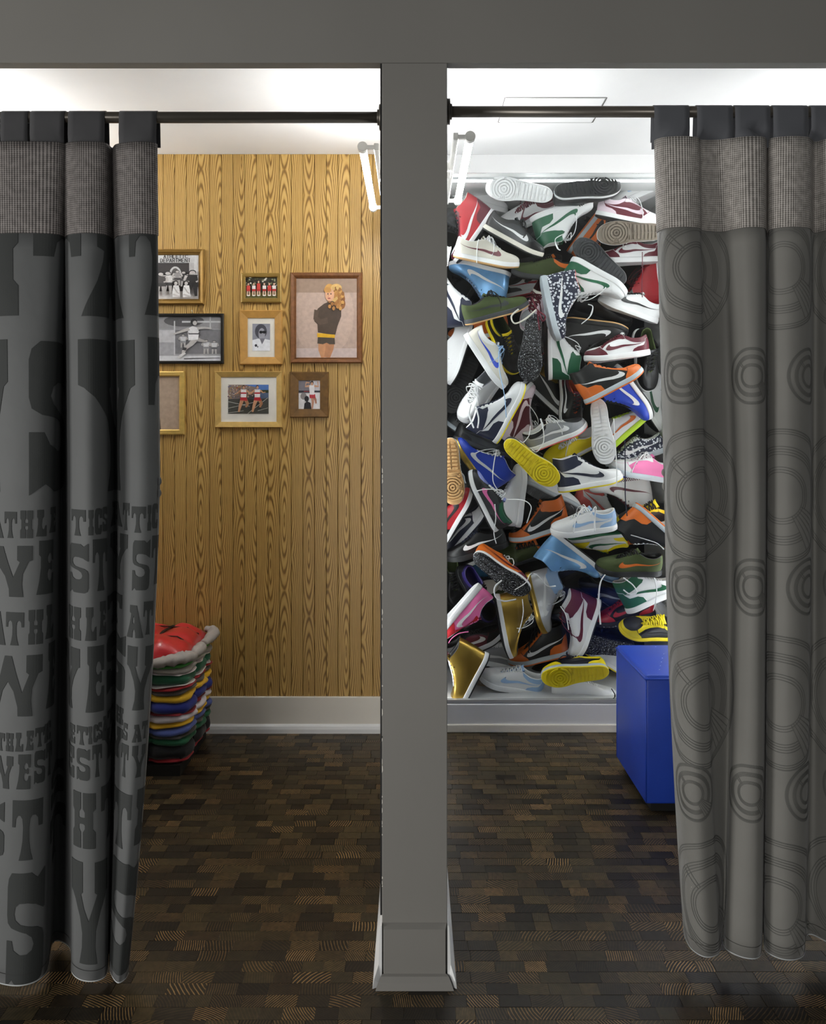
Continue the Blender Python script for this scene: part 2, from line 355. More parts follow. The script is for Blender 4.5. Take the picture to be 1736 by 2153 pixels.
# ------------------------------------------------------------------ tube lamps on the partition
def tube_lamp(wallx, sgn, x, y0, y1, z, label, k=1.0):
    t = empty('tube_lamp', (wallx, (y0 + y1) / 2, z)); tag(t, label, 'lamp', 'wall mounted tube lamps')
    L = lambda xx, yy, zz: Vector((xx - wallx, yy - (y0 + y1) / 2, zz - z))
    mm = plain('d8d6d0', .4)
    bm = bmesh.new(); cyl_bm(bm, L(x, y0 + .02, z), L(x, y1 - .02, z), .0125, 20); bmobj('glowing_tube', bm, emit((.98, .985, 1), TUBE_STRENGTH * k), t, True)
    for yy in (y0, y1 - .02):
        bm = bmesh.new(); cyl_bm(bm, L(x, yy, z), L(x, yy + .02, z), .0165, 20); cyl_bm(bm, L(x, yy - .002, z), L(x, yy, z), .013, 20)
        box_bm(bm, *sorted((L(x, 0, 0).x, L(x - sgn * .045, 0, 0).x)), L(0, yy + .003, 0).y, L(0, yy + .015, 0).y, -.007, .007, .002, 1)
        bmobj('end_cap', bm, mm, t)
    xr = x - sgn * .045
    bm = bmesh.new(); xa, xb = sorted((L(xr - .008, 0, 0).x, L(xr + .008, 0, 0).x)); box_bm(bm, xa, xb, L(0, y0, 0).y, L(0, y1, 0).y, -.012, .012, .003, 2); bmobj('rail', bm, mm, t)
    ym = y0 + (y1 - y0) * .40
    bm = bmesh.new(); xa, xb = sorted((L(xr, 0, 0).x, L(wallx, 0, 0).x)); box_bm(bm, xa, xb, L(0, ym, 0).y, L(0, ym + .07, 0).y, -.02, .02, .003, 2); bmobj('wall_bracket', bm, mm, t)
zl = 2.245
dep = lambda py: (zl - H) * F / (HY - py)
tube_lamp(c0 + .002, -1, X(762, dep(310)), dep(308), dep(438), zl, 'glowing white tube lamp left of the grey column')
tube_lamp(c1 - .002, 1, X(988, dep(288)), dep(286), dep(424), zl, 'glowing white tube lamp right of the grey column', 1.3)
tube_lamp(XL, 1, XL + .09, dep(330), dep(460), zl, 'added tube lamp on the far left booth wall hidden by lettered curtain')  # both outer-wall lamps are unseen additions that brighten the booths
tube_lamp(XR, -1, XR - .09, dep(330), dep(460), zl, 'added tube lamp on the far right booth wall hidden by circle curtain', 1.3)

def added_case_strip(x, sgn, label):
    t = empty('added_light_strip', (x, DB + .045, zs)); tag(t, label, 'lamp', 'light strips added to the shoe case')
    L_ = zg2 - zs - .02
    box('channel', *sorted((0.0005 * sgn, .010 * sgn)), -.014, .014, .015, L_, plain('c4c6c8', .3, .6), t)
    box('diffuser', *sorted((.0101 * sgn, .016 * sgn)), -.011, .011, .02, L_ - .005, emit((.97, .985, 1), CASE_FILL_STRENGTH), t)
added_case_strip(c1, 1, 'added vertical light strip inside the shoe case behind the column')
added_case_strip(XC, -1, 'added vertical light strip inside the shoe case behind the circle curtain')

t = empty('added_light_strip', (c1 + (XC - c1) / 2, DB + .075, zg2)); tag(t, 'added horizontal light strip under the top of the shoe case', 'lamp', 'light strips added to the shoe case')  # third added strip, brightens the heap from above
hw_ = (XC - c1) / 2 - .03
box('channel', -hw_, hw_, -.013, .013, -.008, .0005, plain('c4c6c8', .3, .6), t)
box('diffuser', -hw_, hw_, -.010, .010, -.013, -.0081, emit((.97, .985, 1), CASE_FILL_STRENGTH * .35), t)
# ------------------------------------------------------------------ curtain rods
ROD_Y = 1.972
def rod(x0, x1, z, flange_x, sgn, label):
    t = empty('curtain_rod', (flange_x, ROD_Y, z)); tag(t, label, 'curtain rod', 'curtain rods')
    bm = bmesh.new(); cyl_bm(bm, (x0 - flange_x, 0, 0), (x1 - flange_x, 0, 0), .0135, 28); bmobj('rod', bm, M_ROD, t, True)
    bm = bmesh.new(); cyl_bm(bm, (0, 0, 0), (sgn * .009, 0, 0), .031, 32); cyl_bm(bm, (sgn * .009, 0, 0), (sgn * .014, 0, 0), .019, 28); bmobj('flange', bm, M_ROD, t, True)
RZL, RZR = Z(247, ROD_Y), Z(235, ROD_Y)
rod(XL, c0, RZL, c0 - .0003, -1, 'dark metal curtain rod above the left booth')
rod(c1, XR, RZR, c1 + .0003, 1, 'dark metal curtain rod above the right booth')
# ------------------------------------------------------------------ letter shapes (slab, flared) in a unit box
GL = {
'T': [[(0,1),(1,1),(1,.55),(.89,.55),(.87,.69),(.80,.745),(.70,.745),(.63,.69),(.60,.55),(.61,.32),(.66,.15),(.73,0),(.27,0),(.34,.15),(.39,.32),(.40,.55),(.37,.69),(.30,.745),(.20,.745),(.13,.69),(.11,.55),(0,.55)]],
'H': [[(0,1),(.45,1),(.45,.71),(.36,.65),(.36,.56),(.42,.55),(.58,.55),(.64,.56),(.64,.65),(.55,.71),(.55,1),(1,1),(1,.71),(.91,.65),(.91,.35),(1,.29),(1,0),(.55,0),(.55,.29),(.64,.35),(.64,.42),(.58,.44),(.42,.44),(.36,.42),(.36,.35),(.45,.29),(.45,0),(0,0),(0,.29),(.09,.35),(.09,.65),(0,.71)]],
'I': [[(0,1),(1,1),(1,.70),(.80,.63),(.80,.37),(1,.30),(1,0),(0,0),(0,.30),(.2,.37),(.2,.63),(0,.70)]],
'L': [[(.1,1),(.74,1),(.74,.73),(.60,.66),(.55,.45),(.56,.34),(.63,.27),(.74,.26),(.83,.32),(.88,.40),(1,.42),(1,0),(0,0),(.12,.22),(.19,.45),(.20,.66),(.1,.73)]],
'E': [[(.12,1),(1,1),(1,.62),(.87,.62),(.83,.71),(.74,.765),(.63,.75),(.55,.68),(.55,.62),(.60,.57),(.72,.56),(.80,.61),(.86,.60),(.86,.44),(.80,.43),(.72,.47),(.58,.45),(.53,.38),(.55,.30),(.63,.24),(.76,.24),(.84,.29),(.88,.38),(1,.38),(1,0),(0,0),(.14,.25),(.22,.5),(.22,.70),(.12,.74)]],
'C': [[(.25,1),(.70,1),(.86,.94),(1,1),(1,.62),(.72,.62),(.68,.74),(.58,.80),(.48,.76),(.44,.66),(.44,.34),(.48,.24),(.58,.2),(.68,.26),(.72,.36),(1,.36),(.98,.12),(.80,0),(.2,0),(.04,.08),(0,.2),(0,.8),(.06,.93)]],
'S': [[(.03,.93),(.12,.98),(.68,.98),(.82,.93),(1,1),(1,.64),(.80,.70),(.60,.72),(.36,.72),(.25,.69),(.22,.63),(.26,.58),(.40,.54),(.84,.50),(.96,.46),(1,.40),(1,.12),(.96,.05),(.86,.02),(.30,.02),(.18,.07),(0,0),(0,.40),(.16,.40),(.22,.32),(.40,.28),(.60,.28),(.73,.31),(.77,.36),(.72,.42),(.58,.46),(.14,.51),(.03,.55),(0,.62),(0,.86)]],
'A': [[(.20,1),(.63,1),(.80,.52),(1,0),(.61,0),(.59,.16),(.54,.25),(.48,.26),(.43,.20),(.41,.10),(.41,0),(0,0),(.20,.40),(.28,.62),(.30,.74),(.20,.78)], [(.46,.68),(.415,.58),(.41,.48),(.46,.42),(.51,.44),(.53,.52),(.50,.62)]],
'W': [[(0,1),(.21,1),(.21,.72),(.17,.68),(.27,.38),(.36,.68),(.44,.98),(.56,.98),(.64,.68),(.73,.38),(.83,.68),(.79,.72),(.79,1),(1,1),(1,.72),(.95,.69),(.87,.45),(.86,.25),(.88,0),(.67,0),(.665,.15),(.60,.40),(.50,.56),(.40,.40),(.335,.15),(.33,0),(.12,0),(.14,.25),(.13,.45),(.05,.69),(0,.72)]],
'Y': [[(0,1),(.42,1),(.42,.70),(.37,.68),(.46,.54),(.57,.42),(.66,.56),(.74,.68),(.69,.70),(.69,1),(1,1),(1,.70),(.94,.68),(.80,.50),(.71,.32),(.70,.16),(.74,0),(.32,0),(.40,.16),(.41,.30),(.34,.46),(.18,.62),(.08,.68),(0,.70)]],
'D': [[(0,1),(.6,1),(.9,.85),(1,.6),(1,.4),(.9,.15),(.6,0),(0,0),(0,.1),(.12,.12),(.12,.88),(0,.9)], [(.34,.86),(.34,.14),(.55,.14),(.74,.28),(.78,.5),(.74,.72),(.55,.86)]],
'P': [[(0,1),(.65,1),(.95,.88),(1,.72),(.93,.55),(.65,.44),(.36,.44),(.36,.12),(.5,.1),(.5,0),(0,0),(0,.1),(.12,.12),(.12,.88),(0,.9)], [(.36,.86),(.36,.58),(.6,.58),(.74,.66),(.74,.79),(.6,.86)]],
'R': [[(0,1),(.65,1),(.92,.88),(.96,.72),(.88,.57),(.70,.48),(.92,.12),(1,.1),(1,0),(.72,0),(.48,.44),(.36,.44),(.36,.12),(.5,.1),(.5,0),(0,0),(0,.1),(.12,.12),(.12,.88),(0,.9)], [(.36,.86),(.36,.58),(.6,.58),(.72,.66),(.72,.79),(.6,.86)]],
'M': [[(0,1),(.3,1),(.5,.42),(.7,1),(1,1),(1,.9),(.9,.88),(.9,.12),(1,.1),(1,0),(.62,0),(.62,.1),(.7,.12),(.7,.66),(.53,.16),(.45,.16),(.27,.66),(.27,.12),(.36,.1),(.36,0),(0,0),(0,.1),(.1,.12),(.1,.88),(0,.9)]],
'N': [[(0,1),(.34,1),(.74,.4),(.74,.88),(.62,.9),(.62,1),(1,1),(1,.9),(.9,.88),(.9,0),(.72,0),(.26,.68),(.26,.12),(.38,.1),(.38,0),(0,0),(0,.1),(.1,.12),(.1,.88),(0,.9)]],
}
# ------------------------------------------------------------------ curtains
def cloth_mat(name, col, rough=.75, sheen=.15):
    m, n, l, b = new_mat(name); c = lin(col)
    tc = nd(n, 'ShaderNodeTexCoord'); nz = nd(n, 'ShaderNodeTexNoise'); nz.inputs['Scale'].default_value = 6; l.new(tc.outputs['Object'], nz.inputs['Vector'])
    l.new(ramp(n, l, nz.outputs[0], [(.3, tuple(x * .93 for x in c)), (.7, tuple(x * 1.06 for x in c))]), b.inputs['Base Color'])
    n2 = nd(n, 'ShaderNodeTexNoise'); n2.inputs['Scale'].default_value = 900; l.new(tc.outputs['Object'], n2.inputs['Vector'])
    n3 = nd(n, 'ShaderNodeTexNoise'); n3.inputs['Scale'].default_value = 14; l.new(tc.outputs['Object'], n3.inputs['Vector'])
    bp = nd(n, 'ShaderNodeBump'); bp.inputs['Strength'].default_value = .15; bp.inputs['Distance'].default_value = .001; l.new(n2.outputs[0], bp.inputs['Height'])
    b2 = nd(n, 'ShaderNodeBump'); b2.inputs['Strength'].default_value = .2; b2.inputs['Distance'].default_value = .01; l.new(n3.outputs[0], b2.inputs['Height']); l.new(bp.outputs[0], b2.inputs['Normal'])
    l.new(b2.outputs[0], b.inputs['Normal']); b.inputs['Roughness'].default_value = rough; b.inputs['Sheen Weight'].default_value = sheen
    return m
def mesh_mat(name, ca, cb):
    m, n, l, b = new_mat(name)
    uv = nd(n, 'ShaderNodeUVMap'); sep = nd(n, 'ShaderNodeSeparateXYZ'); l.new(uv.outputs[0], sep.inputs[0])
    nz = nd(n, 'ShaderNodeTexNoise'); nz.inputs['Scale'].default_value = 60; l.new(uv.outputs[0], nz.inputs['Vector'])
    def wv(s, per): return mth(n, l, 'ADD', mth(n, l, 'MULTIPLY', mth(n, l, 'SINE', mth(n, l, 'MULTIPLY', s, 2 * PI / per)), .5), .5)
    a = wv(sep.outputs[0], .0062); c = wv(sep.outputs[1], .0052)
    f = mth(n, l, 'ADD', mth(n, l, 'MULTIPLY', a, .62), mth(n, l, 'MULTIPLY', c, .38)); f = mth(n, l, 'ADD', f, mth(n, l, 'MULTIPLY', mth(n, l, 'SUBTRACT', nz.outputs[0], .5), .7))
    l.new(ramp(n, l, f, [(.25, lin(ca)), (.8, lin(cb))]), b.inputs['Base Color']); b.inputs['Roughness'].default_value = .8
    bp = nd(n, 'ShaderNodeBump'); bp.inputs['Strength'].default_value = .5; bp.inputs['Distance'].default_value = .0015; l.new(f, bp.inputs['Height']); l.new(bp.outputs[0], b.inputs['Normal'])
    return m
class Cloth:
    def __init__(s, rows, z_top, z_mid, z_bot):
        s.rows = rows; s.zt, s.zm, s.zb = z_top, z_mid, z_bot; s.n = len(rows) - 1
        s.cache = {}
        # arc length table at mid height
        N = 12 * s.n; s.arc = [0.0]; p = s.pt0(0, z_mid)
        for i in range(1, N + 1):
            q = s.pt0(i / 12, z_mid); s.arc.append(s.arc[-1] + (q - p).length); p = q
        s.len = s.arc[-1]
    def ctrl(s, z):
        k = round(z, 5)
        if k in s.cache: return s.cache[k]
        out = []
        for (a, b, c, da, db, dc) in s.rows:
            if z >= s.zm:
                t = min(1.15, (z - s.zm) / (s.zt - s.zm)); t2 = t * t * (1.4 - .4 * t); px = b + (a - b) * t; d = db + (da - db) * t2
            else:
                t = min(1.2, (s.zm - z) / (s.zm - s.zb)); px = b + (c - b) * (.35 * t + .65 * t * t); d = db + (dc - db) * t
            out.append(Vector((X(px, d), d, z)))
        s.cache[k] = out; return out
    def pt0(s, q, z):
        c = s.ctrl(z); i = max(0, min(s.n - 1, int(q))); t = q - i
        a, b, e, d = c[max(i - 1, 0)], c[i], c[i + 1], c[min(i + 2, s.n)]
        return .5 * ((2 * b) + (e - a) * t + (2 * a - 5 * b + 4 * e - d) * t * t + (3 * b - a - 3 * e + d) * t ** 3)
    def q_of(s, arc):
        arc = max(0, min(s.len, arc)); lo, hi = 0, len(s.arc) - 1
        while hi - lo > 1:
            m = (lo + hi) // 2
            if s.arc[m] <= arc: lo = m
            else: hi = m
        return (lo + (arc - s.arc[lo]) / max(1e-9, s.arc[hi] - s.arc[lo])) / 12
    def pt(s, arc, z, off=0.0):
        q = s.q_of(arc); p = s.pt0(q, z)
        if off:
            t = s.pt0(min(q + .02, s.n), z) - s.pt0(max(q - .02, 0), z); t.z = 0; t.normalize()
            p = p + Vector((t.y, -t.x, 0)) * off
        return p
    def arc_at(s, px, z):
        best = None; N = 700; pv = None
        for i in range(N + 1):
            a = s.len * i / N; p = s.pt(a, z); x = CX + F * p.x / p.y - px
            if pv is not None and pv[0] * x <= 0:
                t = abs(pv[0]) / max(1e-9, abs(pv[0]) + abs(x)); d = pv[2] + (p.y - pv[2]) * t
                if best is None or d < best[1]: best = (pv[1] + (a - pv[1]) * t, d)
            pv = (x, a, p.y)
        if best: return best[0]
        p0 = s.pt(0, z); return 0.0 if px < CX + F * p0.x / p0.y else s.len
    def sheet(s, name, z0, z1, nz, parent, mat, step=.006, thick=.0016, off=0.0):
        nu = int(s.len / step); v = []; f = []; uv = []
        for j in range(nz + 1):
            z = z0 + (z1 - z0) * j / nz
            for i in range(nu + 1): v.append(s.pt(s.len * i / nu, z, off)); uv.append((s.len * i / nu, z))
        for j in range(nz):
            for i in range(nu):
                k = j * (nu + 1) + i; f.append((k, k + 1, k + nu + 2, k + nu + 1))
        o = mesh(name, v, f, parent, mat, True)
        ul = o.data.uv_layers.new(name='UVMap')
        for lp in o.data.loops: ul.data[lp.index].uv = uv[lp.vertex_index]
        if thick:
            md = o.modifiers.new('thickness', 'SOLIDIFY'); md.thickness = thick; md.offset = -1 if off >= 0 else 1
        return o
    def decal(s, quads, off=.0012):
        v = []; f = []
        for q in quads:
            k = len(v); v += [s.pt(a, z, off) for a, z in q]; f.append((k, k + 1, k + 2, k + 3))
        return v, f
def tabs(cl, ranges, rz, zband, parent, mat):
    for (a, b) in ranges:
        arc0, arc1 = cl.arc_at(a, zband - .004), cl.arc_at(b, zband - .004)
        n = 6; r = .0152; v = []; f = []
        for i in range(n + 1):
            t = i / n; x = X(a + (b - a) * t, 1.955)
            p = cl.pt(arc0 + (arc1 - arc0) * t, zband - .004)
            bow = .003 * math.sin(PI * t)
            prof = [(p.y + .0035, zband - .02), (p.y + .003, zband - .001)] + [(ROD_Y - r - (1 - k / 3) * .002, zband + (rz - zband) * k / 3) for k in (1, 2, 3)]
            prof += [(ROD_Y - r * math.cos(PI * k / 8), rz + r * math.sin(PI * k / 8)) for k in range(1, 9)] + [(ROD_Y + r + .002, rz - .03), (ROD_Y + r + .004, zband)]
            for yy, zz in prof: v.append((p.x if zz < zband + .001 and yy < ROD_Y else x, yy, zz))
        m_ = len(prof)
        for i in range(n):
            for k in range(m_ - 1): f.append((i * m_ + k, (i + 1) * m_ + k, (i + 1) * m_ + k + 1, i * m_ + k + 1))
        o = mesh('tab', v, f, parent, mat, True); md = o.modifiers.new('thickness', 'SOLIDIFY'); md.thickness = .0014
# --- left curtain
zbtL, zbbL = Z(300, 1.955), Z(493, 1.95)
CL = Cloth([(-330,-330,-330,1.97,1.95,1.95),(-260,-260,-260,1.95,1.90,1.88),(-190,-190,-190,1.955,1.92,1.91),(-130,-130,-125,1.99,2.01,2.03),(-75,-55,-60,1.985,1.97,1.95),(-5,5,-10,1.95,1.905,1.885),(70,70,50,1.948,1.893,1.872),(128,113,96,1.955,1.925,1.915),(146,128,112,1.995,2.03,2.03),(133,141,146,1.99,1.99,2.01),(144,149,152,1.955,1.925,1.915),(182,185,185,1.948,1.89,1.885),(219,224,222,1.955,1.92,1.905),(236,243,229,1.992,1.985,1.99),(247,258,231,1.965,1.94,1.925),(287,293,246,1.949,1.905,1.882),(318,326,262,1.954,1.915,1.892),(330,337,270,1.966,1.935,1.915)],
           zbtL, Z(1000, 1.92), .022)
lc = empty('curtain', (X(165, 1.95), 1.95, .02)); tag(lc, 'dark grey curtain printed with big slab letters, in front of the left booth', 'curtain', 'booth curtains')
def rel(o, par):
    """children are modelled in world space: keep them there"""
    o.matrix_parent_inverse = Matrix.Translation(par.location).inverted(); return o
M_CL = cloth_mat('letter_curtain_cloth', '555757', .72); M_LET = cloth_mat('letter_print', '292c2b', .8, .05)
M_TAB = cloth_mat('curtain_tab_cloth', '3b3b3d', .8); M_MESHL = mesh_mat('woven_band_left', '423e3c', '8d8784')
CL.sheet('cloth', .022, zbbL, 44, lc, M_CL)
CL.sheet('woven_band', zbbL - .003, zbtL, 8, lc, M_MESHL, off=.002)
tabs(CL, [(-330,-262),(-250,-180),(-75,-8),(0,57),(62,134),(142,219),(249,328)], RZL, zbtL, lc, M_TAB)
ROWS = [  # letter, left px, right px, top py, bottom py
 [('H',-50,38,440,662),('T',70,170,430,659),('A',171,258,470,663),('T',272,400,430,659)],
 [('W',-105,17,712,1035),('S',61,137,709,1042),('Y',165,284,712,1035),('T',312,420,706,1028)],
 [('A',-22,8,1076,1132),('T',10,35,1076,1131),('H',43,69,1073,1131),('L',76,97,1072,1128),('E',103,116,1068,1122),('T',151,180,1072,1127),('I',186,196,1072,1125),('C',199,213,1069,1124),('S',215,224,1066,1120),('A',232,258,1060,1112),('T',259,272,1060,1118),('T',277,306,1066,1121),('I',310,317,1063,1117),('C',319,331,1060,1113)],
 [('W',-40,68,1147,1254),('E',77,111,1137,1250),('S',148,186,1142,1249),('T',195,224,1134,1243),('Y',232,268,1127,1226),('S',279,314,1135,1244),('T',318,345,1128,1232)],
 [('A',-15,12,1286,1356),('T',13,50,1286,1355),('H',60,90,1281,1353),('L',95,111,1274,1345),('H',146,170,1278,1347),('L',179,202,1276,1346),('E',208,221,1266,1338),('T',226,257,1258,1324),('A',268,302,1274,1342),('T',301,320,1266,1336)],
 [('W',-27,88,1375,1502),('E',97,114,1355,1492),('Y',139,168,1365,1495),('E',180,217,1358,1496),('S',224,263,1342,1466),('Y',267,318,1360,1493)],
 [('T',-5,10,1540,1577),('H',13,28,1538,1576),('L',32,48,1536,1575),('E',54,70,1532,1573),('T',74,92,1528,1568),('I',93,98,1524,1564),('C',99,106,1520,1560),('E',148,158,1528,1567),('T',162,184,1526,1565),('I',186,193,1525,1562),('C',196,205,1522,1559),('S',206,213,1518,1555),('A',214,225,1509,1544),('T',226,239,1503,1538),('H',245,259,1496,1531),('S',260,268,1523,1560),('A',278,298,1523,1560),('T',298,309,1518,1555)],
 [('W',-22,27,1586,1654),('E',35,64,1581,1653),('S',72,93,1575,1645),('T',96,108,1566,1636),('E',145,156,1574,1640),('S',162,188,1572,1640),('T',194,213,1565,1632),('W',214,258,1540,1604),('T',255,269,1568,1636),('Y',277,304,1567,1634)],
 [('S',-35,9,1682,1798),('T',26,88,1676,1800),('S',108,135,1640,1720),('H',155,201,1665,1781),('T',212,234,1655,1770),('T',240,274,1669,1785),('I',285,300,1660,1777)],
 [('W',-140,-10,1820,2050),('S',15,90,1822,2062),('T',105,138,1742,1850),('Y',152,224,1810,2022),('S',234,286,1808,2047)],
]
parts = []
for row_ in ROWS:
    for (ch, p0, p1, t, bt) in row_:
        d = 1.895; z1, z0 = Z(t, d), Z(bt, d); zm = (z0 + z1) / 2
        a0, a1 = CL.arc_at(p0, zm), CL.arc_at(p1, zm)
        pm = (p0 + p1) / 2
        if p1 > 330 and a1 >= CL.len - 1e-6: a1 = a0 + (p1 - p0) / F * d * 1.05
        polys = [[(a0 + (a1 - a0) * x, z0 + (z1 - z0) * y) for x, y in q] for q in GL[ch]]
        qs = [q for q in trap(polys, .006, .045, zbbL - .004) if q[1][0] <= CL.len - .001 and q[0][0] >= 0]
        qs = [tuple((a, max(.024, zz)) for a, zz in q) for q in qs]
        if qs: parts.append(CL.decal(qs, .0011))
mesh('printed_letters', *merge(parts), lc, M_LET)['label'] = 'dark printed slab letters spelling athletics west'
def strip(cl, a0, a1, z0, z1, off, da=.006):
    k = max(1, int((a1 - a0) / da)); kz = max(1, int((z1 - z0) / .04)); q = []
    for i in range(k):
        for j in range(kz):
            u0, u1 = a0 + (a1 - a0) * i / k, a0 + (a1 - a0) * (i + 1) / k; v0, v1 = z0 + (z1 - z0) * j / kz, z0 + (z1 - z0) * (j + 1) / kz
            q.append(((u0, v0), (u1, v0), (u1, v1), (u0, v1)))
    return cl.decal(q, off)
M_SEAM = plain('2c2c2b', .9); M_SEAM2 = plain('4a4945', .9); M_LIT_EDGE = cloth_mat('lit_hem_edge', 'aeb2b2', .7)  # pale hem strip: booth light on the edge is put into its colour
mesh('hem_stitching', *merge([strip(CL, 0, CL.len, .046, .0472, .0012), strip(CL, CL.len - .013, CL.len - .012, .05, zbbL, .0013)]), lc, M_SEAM)
mesh('lit_hem_edge', *strip(CL, 0, CL.len, .0205, .0235, .0010), lc, M_LIT_EDGE)
def pockets(cl, par, arcs, zs_, mat):
    for zz in zs_:
        bmv = []; n = 8; v = []; f = []
        for i in range(n + 1):
            for j in range(n + 1):
                s, t = i / n, j / n; bulge = .0012 + .005 * (math.sin(PI * s) * math.sin(PI * t)) ** .6
                v.append(cl.pt(arcs[0] + (arcs[1] - arcs[0]) * s, zz + .019 * t, bulge))
        for i in range(n):
            for j in range(n): k = i * (n + 1) + j; f.append((k, k + n + 1, k + n + 2, k + 1))
        mesh('weight_pocket', v, f, par, mat, True)
pockets(CL, lc, (CL.len - .012, CL.len - .001), (Z(1020, 1.93), Z(1045, 1.93)), M_CL)
# --- right curtain
zbtR, zbbR = Z(289, 1.955), Z(478, 1.95)
CR = Cloth([(1376,1396,1436,1.978,2.015,2.02),(1382,1403,1441,1.966,1.97,1.985),(1400,1418,1455,1.953,1.928,1.942),(1436,1450,1482,1.948,1.908,1.915),(1464,1478,1508,1.954,1.925,1.925),(1474,1488,1515,1.972,1.965,1.96),(1510,1535,1521,1.972,1.992,1.995),(1536,1553,1526,1.962,1.955,1.945),(1568,1582,1565,1.95,1.914,1.912),(1604,1606,1598,1.954,1.925,1.92),(1613,1612,1604,1.995,2.02,2.01),(1621,1617,1609,1.962,1.95,1.94),(1660,1656,1650,1.948,1.908,1.905),(1697,1699,1688,1.954,1.925,1.92),(1712,1709,1697,1.985,2.0,2.0),(1740,1735,1735,1.965,1.965,1.975),(1785,1785,1785,1.95,1.92,1.92),(1830,1830,1830,1.955,1.92,1.92),(1860,1860,1860,1.99,2.0,2.0),(1910,1910,1910,1.95,1.92,1.92),(1990,1990,1990,1.955,1.93,1.93)],
           zbtR, Z(1050, 1.92), .06)
rcu = empty('curtain', (X(1560, 1.95), 1.95, .06)); tag(rcu, 'grey curtain with faint printed circles, in front of the right booth', 'curtain', 'booth curtains')
M_CR = cloth_mat('circle_curtain_cloth', '787772', .7); M_TABR = cloth_mat('curtain_tab_cloth_right', '55575c', .75); M_MESHR = mesh_mat('woven_band_right', '6a6661', 'c6c0ba')
M_LINE = cloth_mat('circle_print', '5f5f5b', .8, .05)
CR.sheet('cloth', .06, zbbR, 44, rcu, M_CR)
CR.sheet('woven_band', zbbR - .003, zbtR, 8, rcu, M_MESHR, off=.002)
tabs(CR, [(1376,1450),(1466,1541),(1546,1620),(1626,1700),(1706,1770),(1800,1860),(1910,1980)], RZR, zbtR, rcu, M_TABR)
def ribbon(pts, wd):
    q = []
    for a, b in zip(pts, pts[1:]):
        dx, dy = b[0] - a[0], b[1] - a[1]; L = math.hypot(dx, dy) or 1; nx, ny = -dy / L * wd / 2, dx / L * wd / 2
        q.append(((a[0] - nx, a[1] - ny), (b[0] - nx, b[1] - ny), (b[0] + nx, b[1] + ny), (a[0] + nx, a[1] + ny)))
    return q
def pivot(cx, cz, R, wd):
    q = []
    fan0, fan1 = math.radians(-62), math.radians(-28)
    for rr_ in (1, .965, .93, .74, .70, .66, .62, .43, .39, .35):
        full = rr_ > .92
        a0, a1 = (0, 2 * PI) if full or rr_ < .4 else (fan1, fan0 + 2 * PI)
        n = max(32, int(R * rr_ * (a1 - a0) / .004)); q += ribbon([(cx + R * rr_ * math.cos(a0 + (a1 - a0) * i / n), cz + R * rr_ * math.sin(a0 + (a1 - a0) * i / n)) for i in range(n + 1)], wd * (1.7 if rr_ == 1 else 1))
    for k in range(6):
        a = fan0 + (fan1 - fan0) * k / 5; pa = [(cx + R * t * math.cos(a), cz + R * t * math.sin(a)) for t in [.36 + .57 * i / 14 for i in range(15)]]; q += ribbon(pa, wd)
    for a in (math.radians(131), math.radians(138)):
        q += ribbon([(cx + R * t * math.cos(a), cz + R * t * math.sin(a)) for t in [.40 + .34 * i / 8 for i in range(9)]], wd)
    return [x for x in q if all(0.001 < p[0] < CR.len - .001 and .064 < p[1] < zbbR - .006 for p in x)]
parts = []; dC = 1.915
a_s = CR.arc_at(1437, Z(790, dC)); a_s2 = CR.arc_at(1581, Z(790, dC)); a_l = CR.arc_at(1500, Z(600, dC)) 
per = .186
for yy in (790, 1235, 1668):
    for px_ in (1438, 1583, 1700, 1790):
        parts.append(CR.decal(pivot(CR.arc_at(px_, Z(1000, dC)), Z(yy, dC), .068, .0017), .0010))
for yy, R in ((560, .150), (1042, .160), (1478, .160), (1905, .155)):
    for px_ in (1474, 1640, 1800):
        parts.append(CR.decal(pivot(CR.arc_at(px_, Z(1000, dC)), Z(yy, dC), R, .0017), .0010))
mesh('printed_circles', *merge(parts), rcu, M_LINE)['label'] = 'faint dark line circles printed on the cloth'
mesh('hem_stitching', *merge([strip(CR, 0, CR.len, .086, .0872, .0012), strip(CR, .0125, .0135, .088, zbbR, .0013)]), rcu, M_SEAM2)
mesh('lit_hem_edge', *strip(CR, 0, CR.len, .0585, .0615, .0010), rcu, M_LIT_EDGE)
pockets(CR, rcu, (.001, .012), (Z(1005, 1.93), Z(1035, 1.93)), M_CR)
for par in (lc, rcu):
    for o in par.children: rel(o, par)
# ------------------------------------------------------------------ blue ottoman
def leather(name, col):
    m, n, l, b = new_mat(name); c = lin(col)
    tc = nd(n, 'ShaderNodeTexCoord'); vo = nd(n, 'ShaderNodeTexVoronoi'); vo.inputs['Scale'].default_value = 420; l.new(tc.outputs['Object'], vo.inputs['Vector'])
    nz = nd(n, 'ShaderNodeTexNoise'); nz.inputs['Scale'].default_value = 5; l.new(tc.outputs['Object'], nz.inputs['Vector'])
    l.new(ramp(n, l, nz.outputs[0], [(.3, tuple(x * .92 for x in c)), (.7, tuple(min(1, x * 1.06) for x in c))]), b.inputs['Base Color'])
    bp = nd(n, 'ShaderNodeBump'); bp.inputs['Strength'].default_value = .12; bp.inputs['Distance'].default_value = .001; l.new(vo.outputs['Distance'], bp.inputs['Height']); l.new(bp.outputs[0], b.inputs['Normal'])
    b.inputs['Roughness'].default_value = .42; return m
M_BLUE = leather('blue_vinyl', '2348b8')
od0, od1 = 2.755, 3.15; oz0, oz1 = .034, .482; ox0, ox1 = X(1357, od0), X(1357, od0) + .43
ot = empty('ottoman', ((ox0 + ox1) / 2, (od0 + od1) / 2, 0)); tag(ot, 'royal blue vinyl cube ottoman on a black plinth before the shoe case', 'ottoman')
hx, hy = (ox1 - ox0) / 2, (od1 - od0) / 2
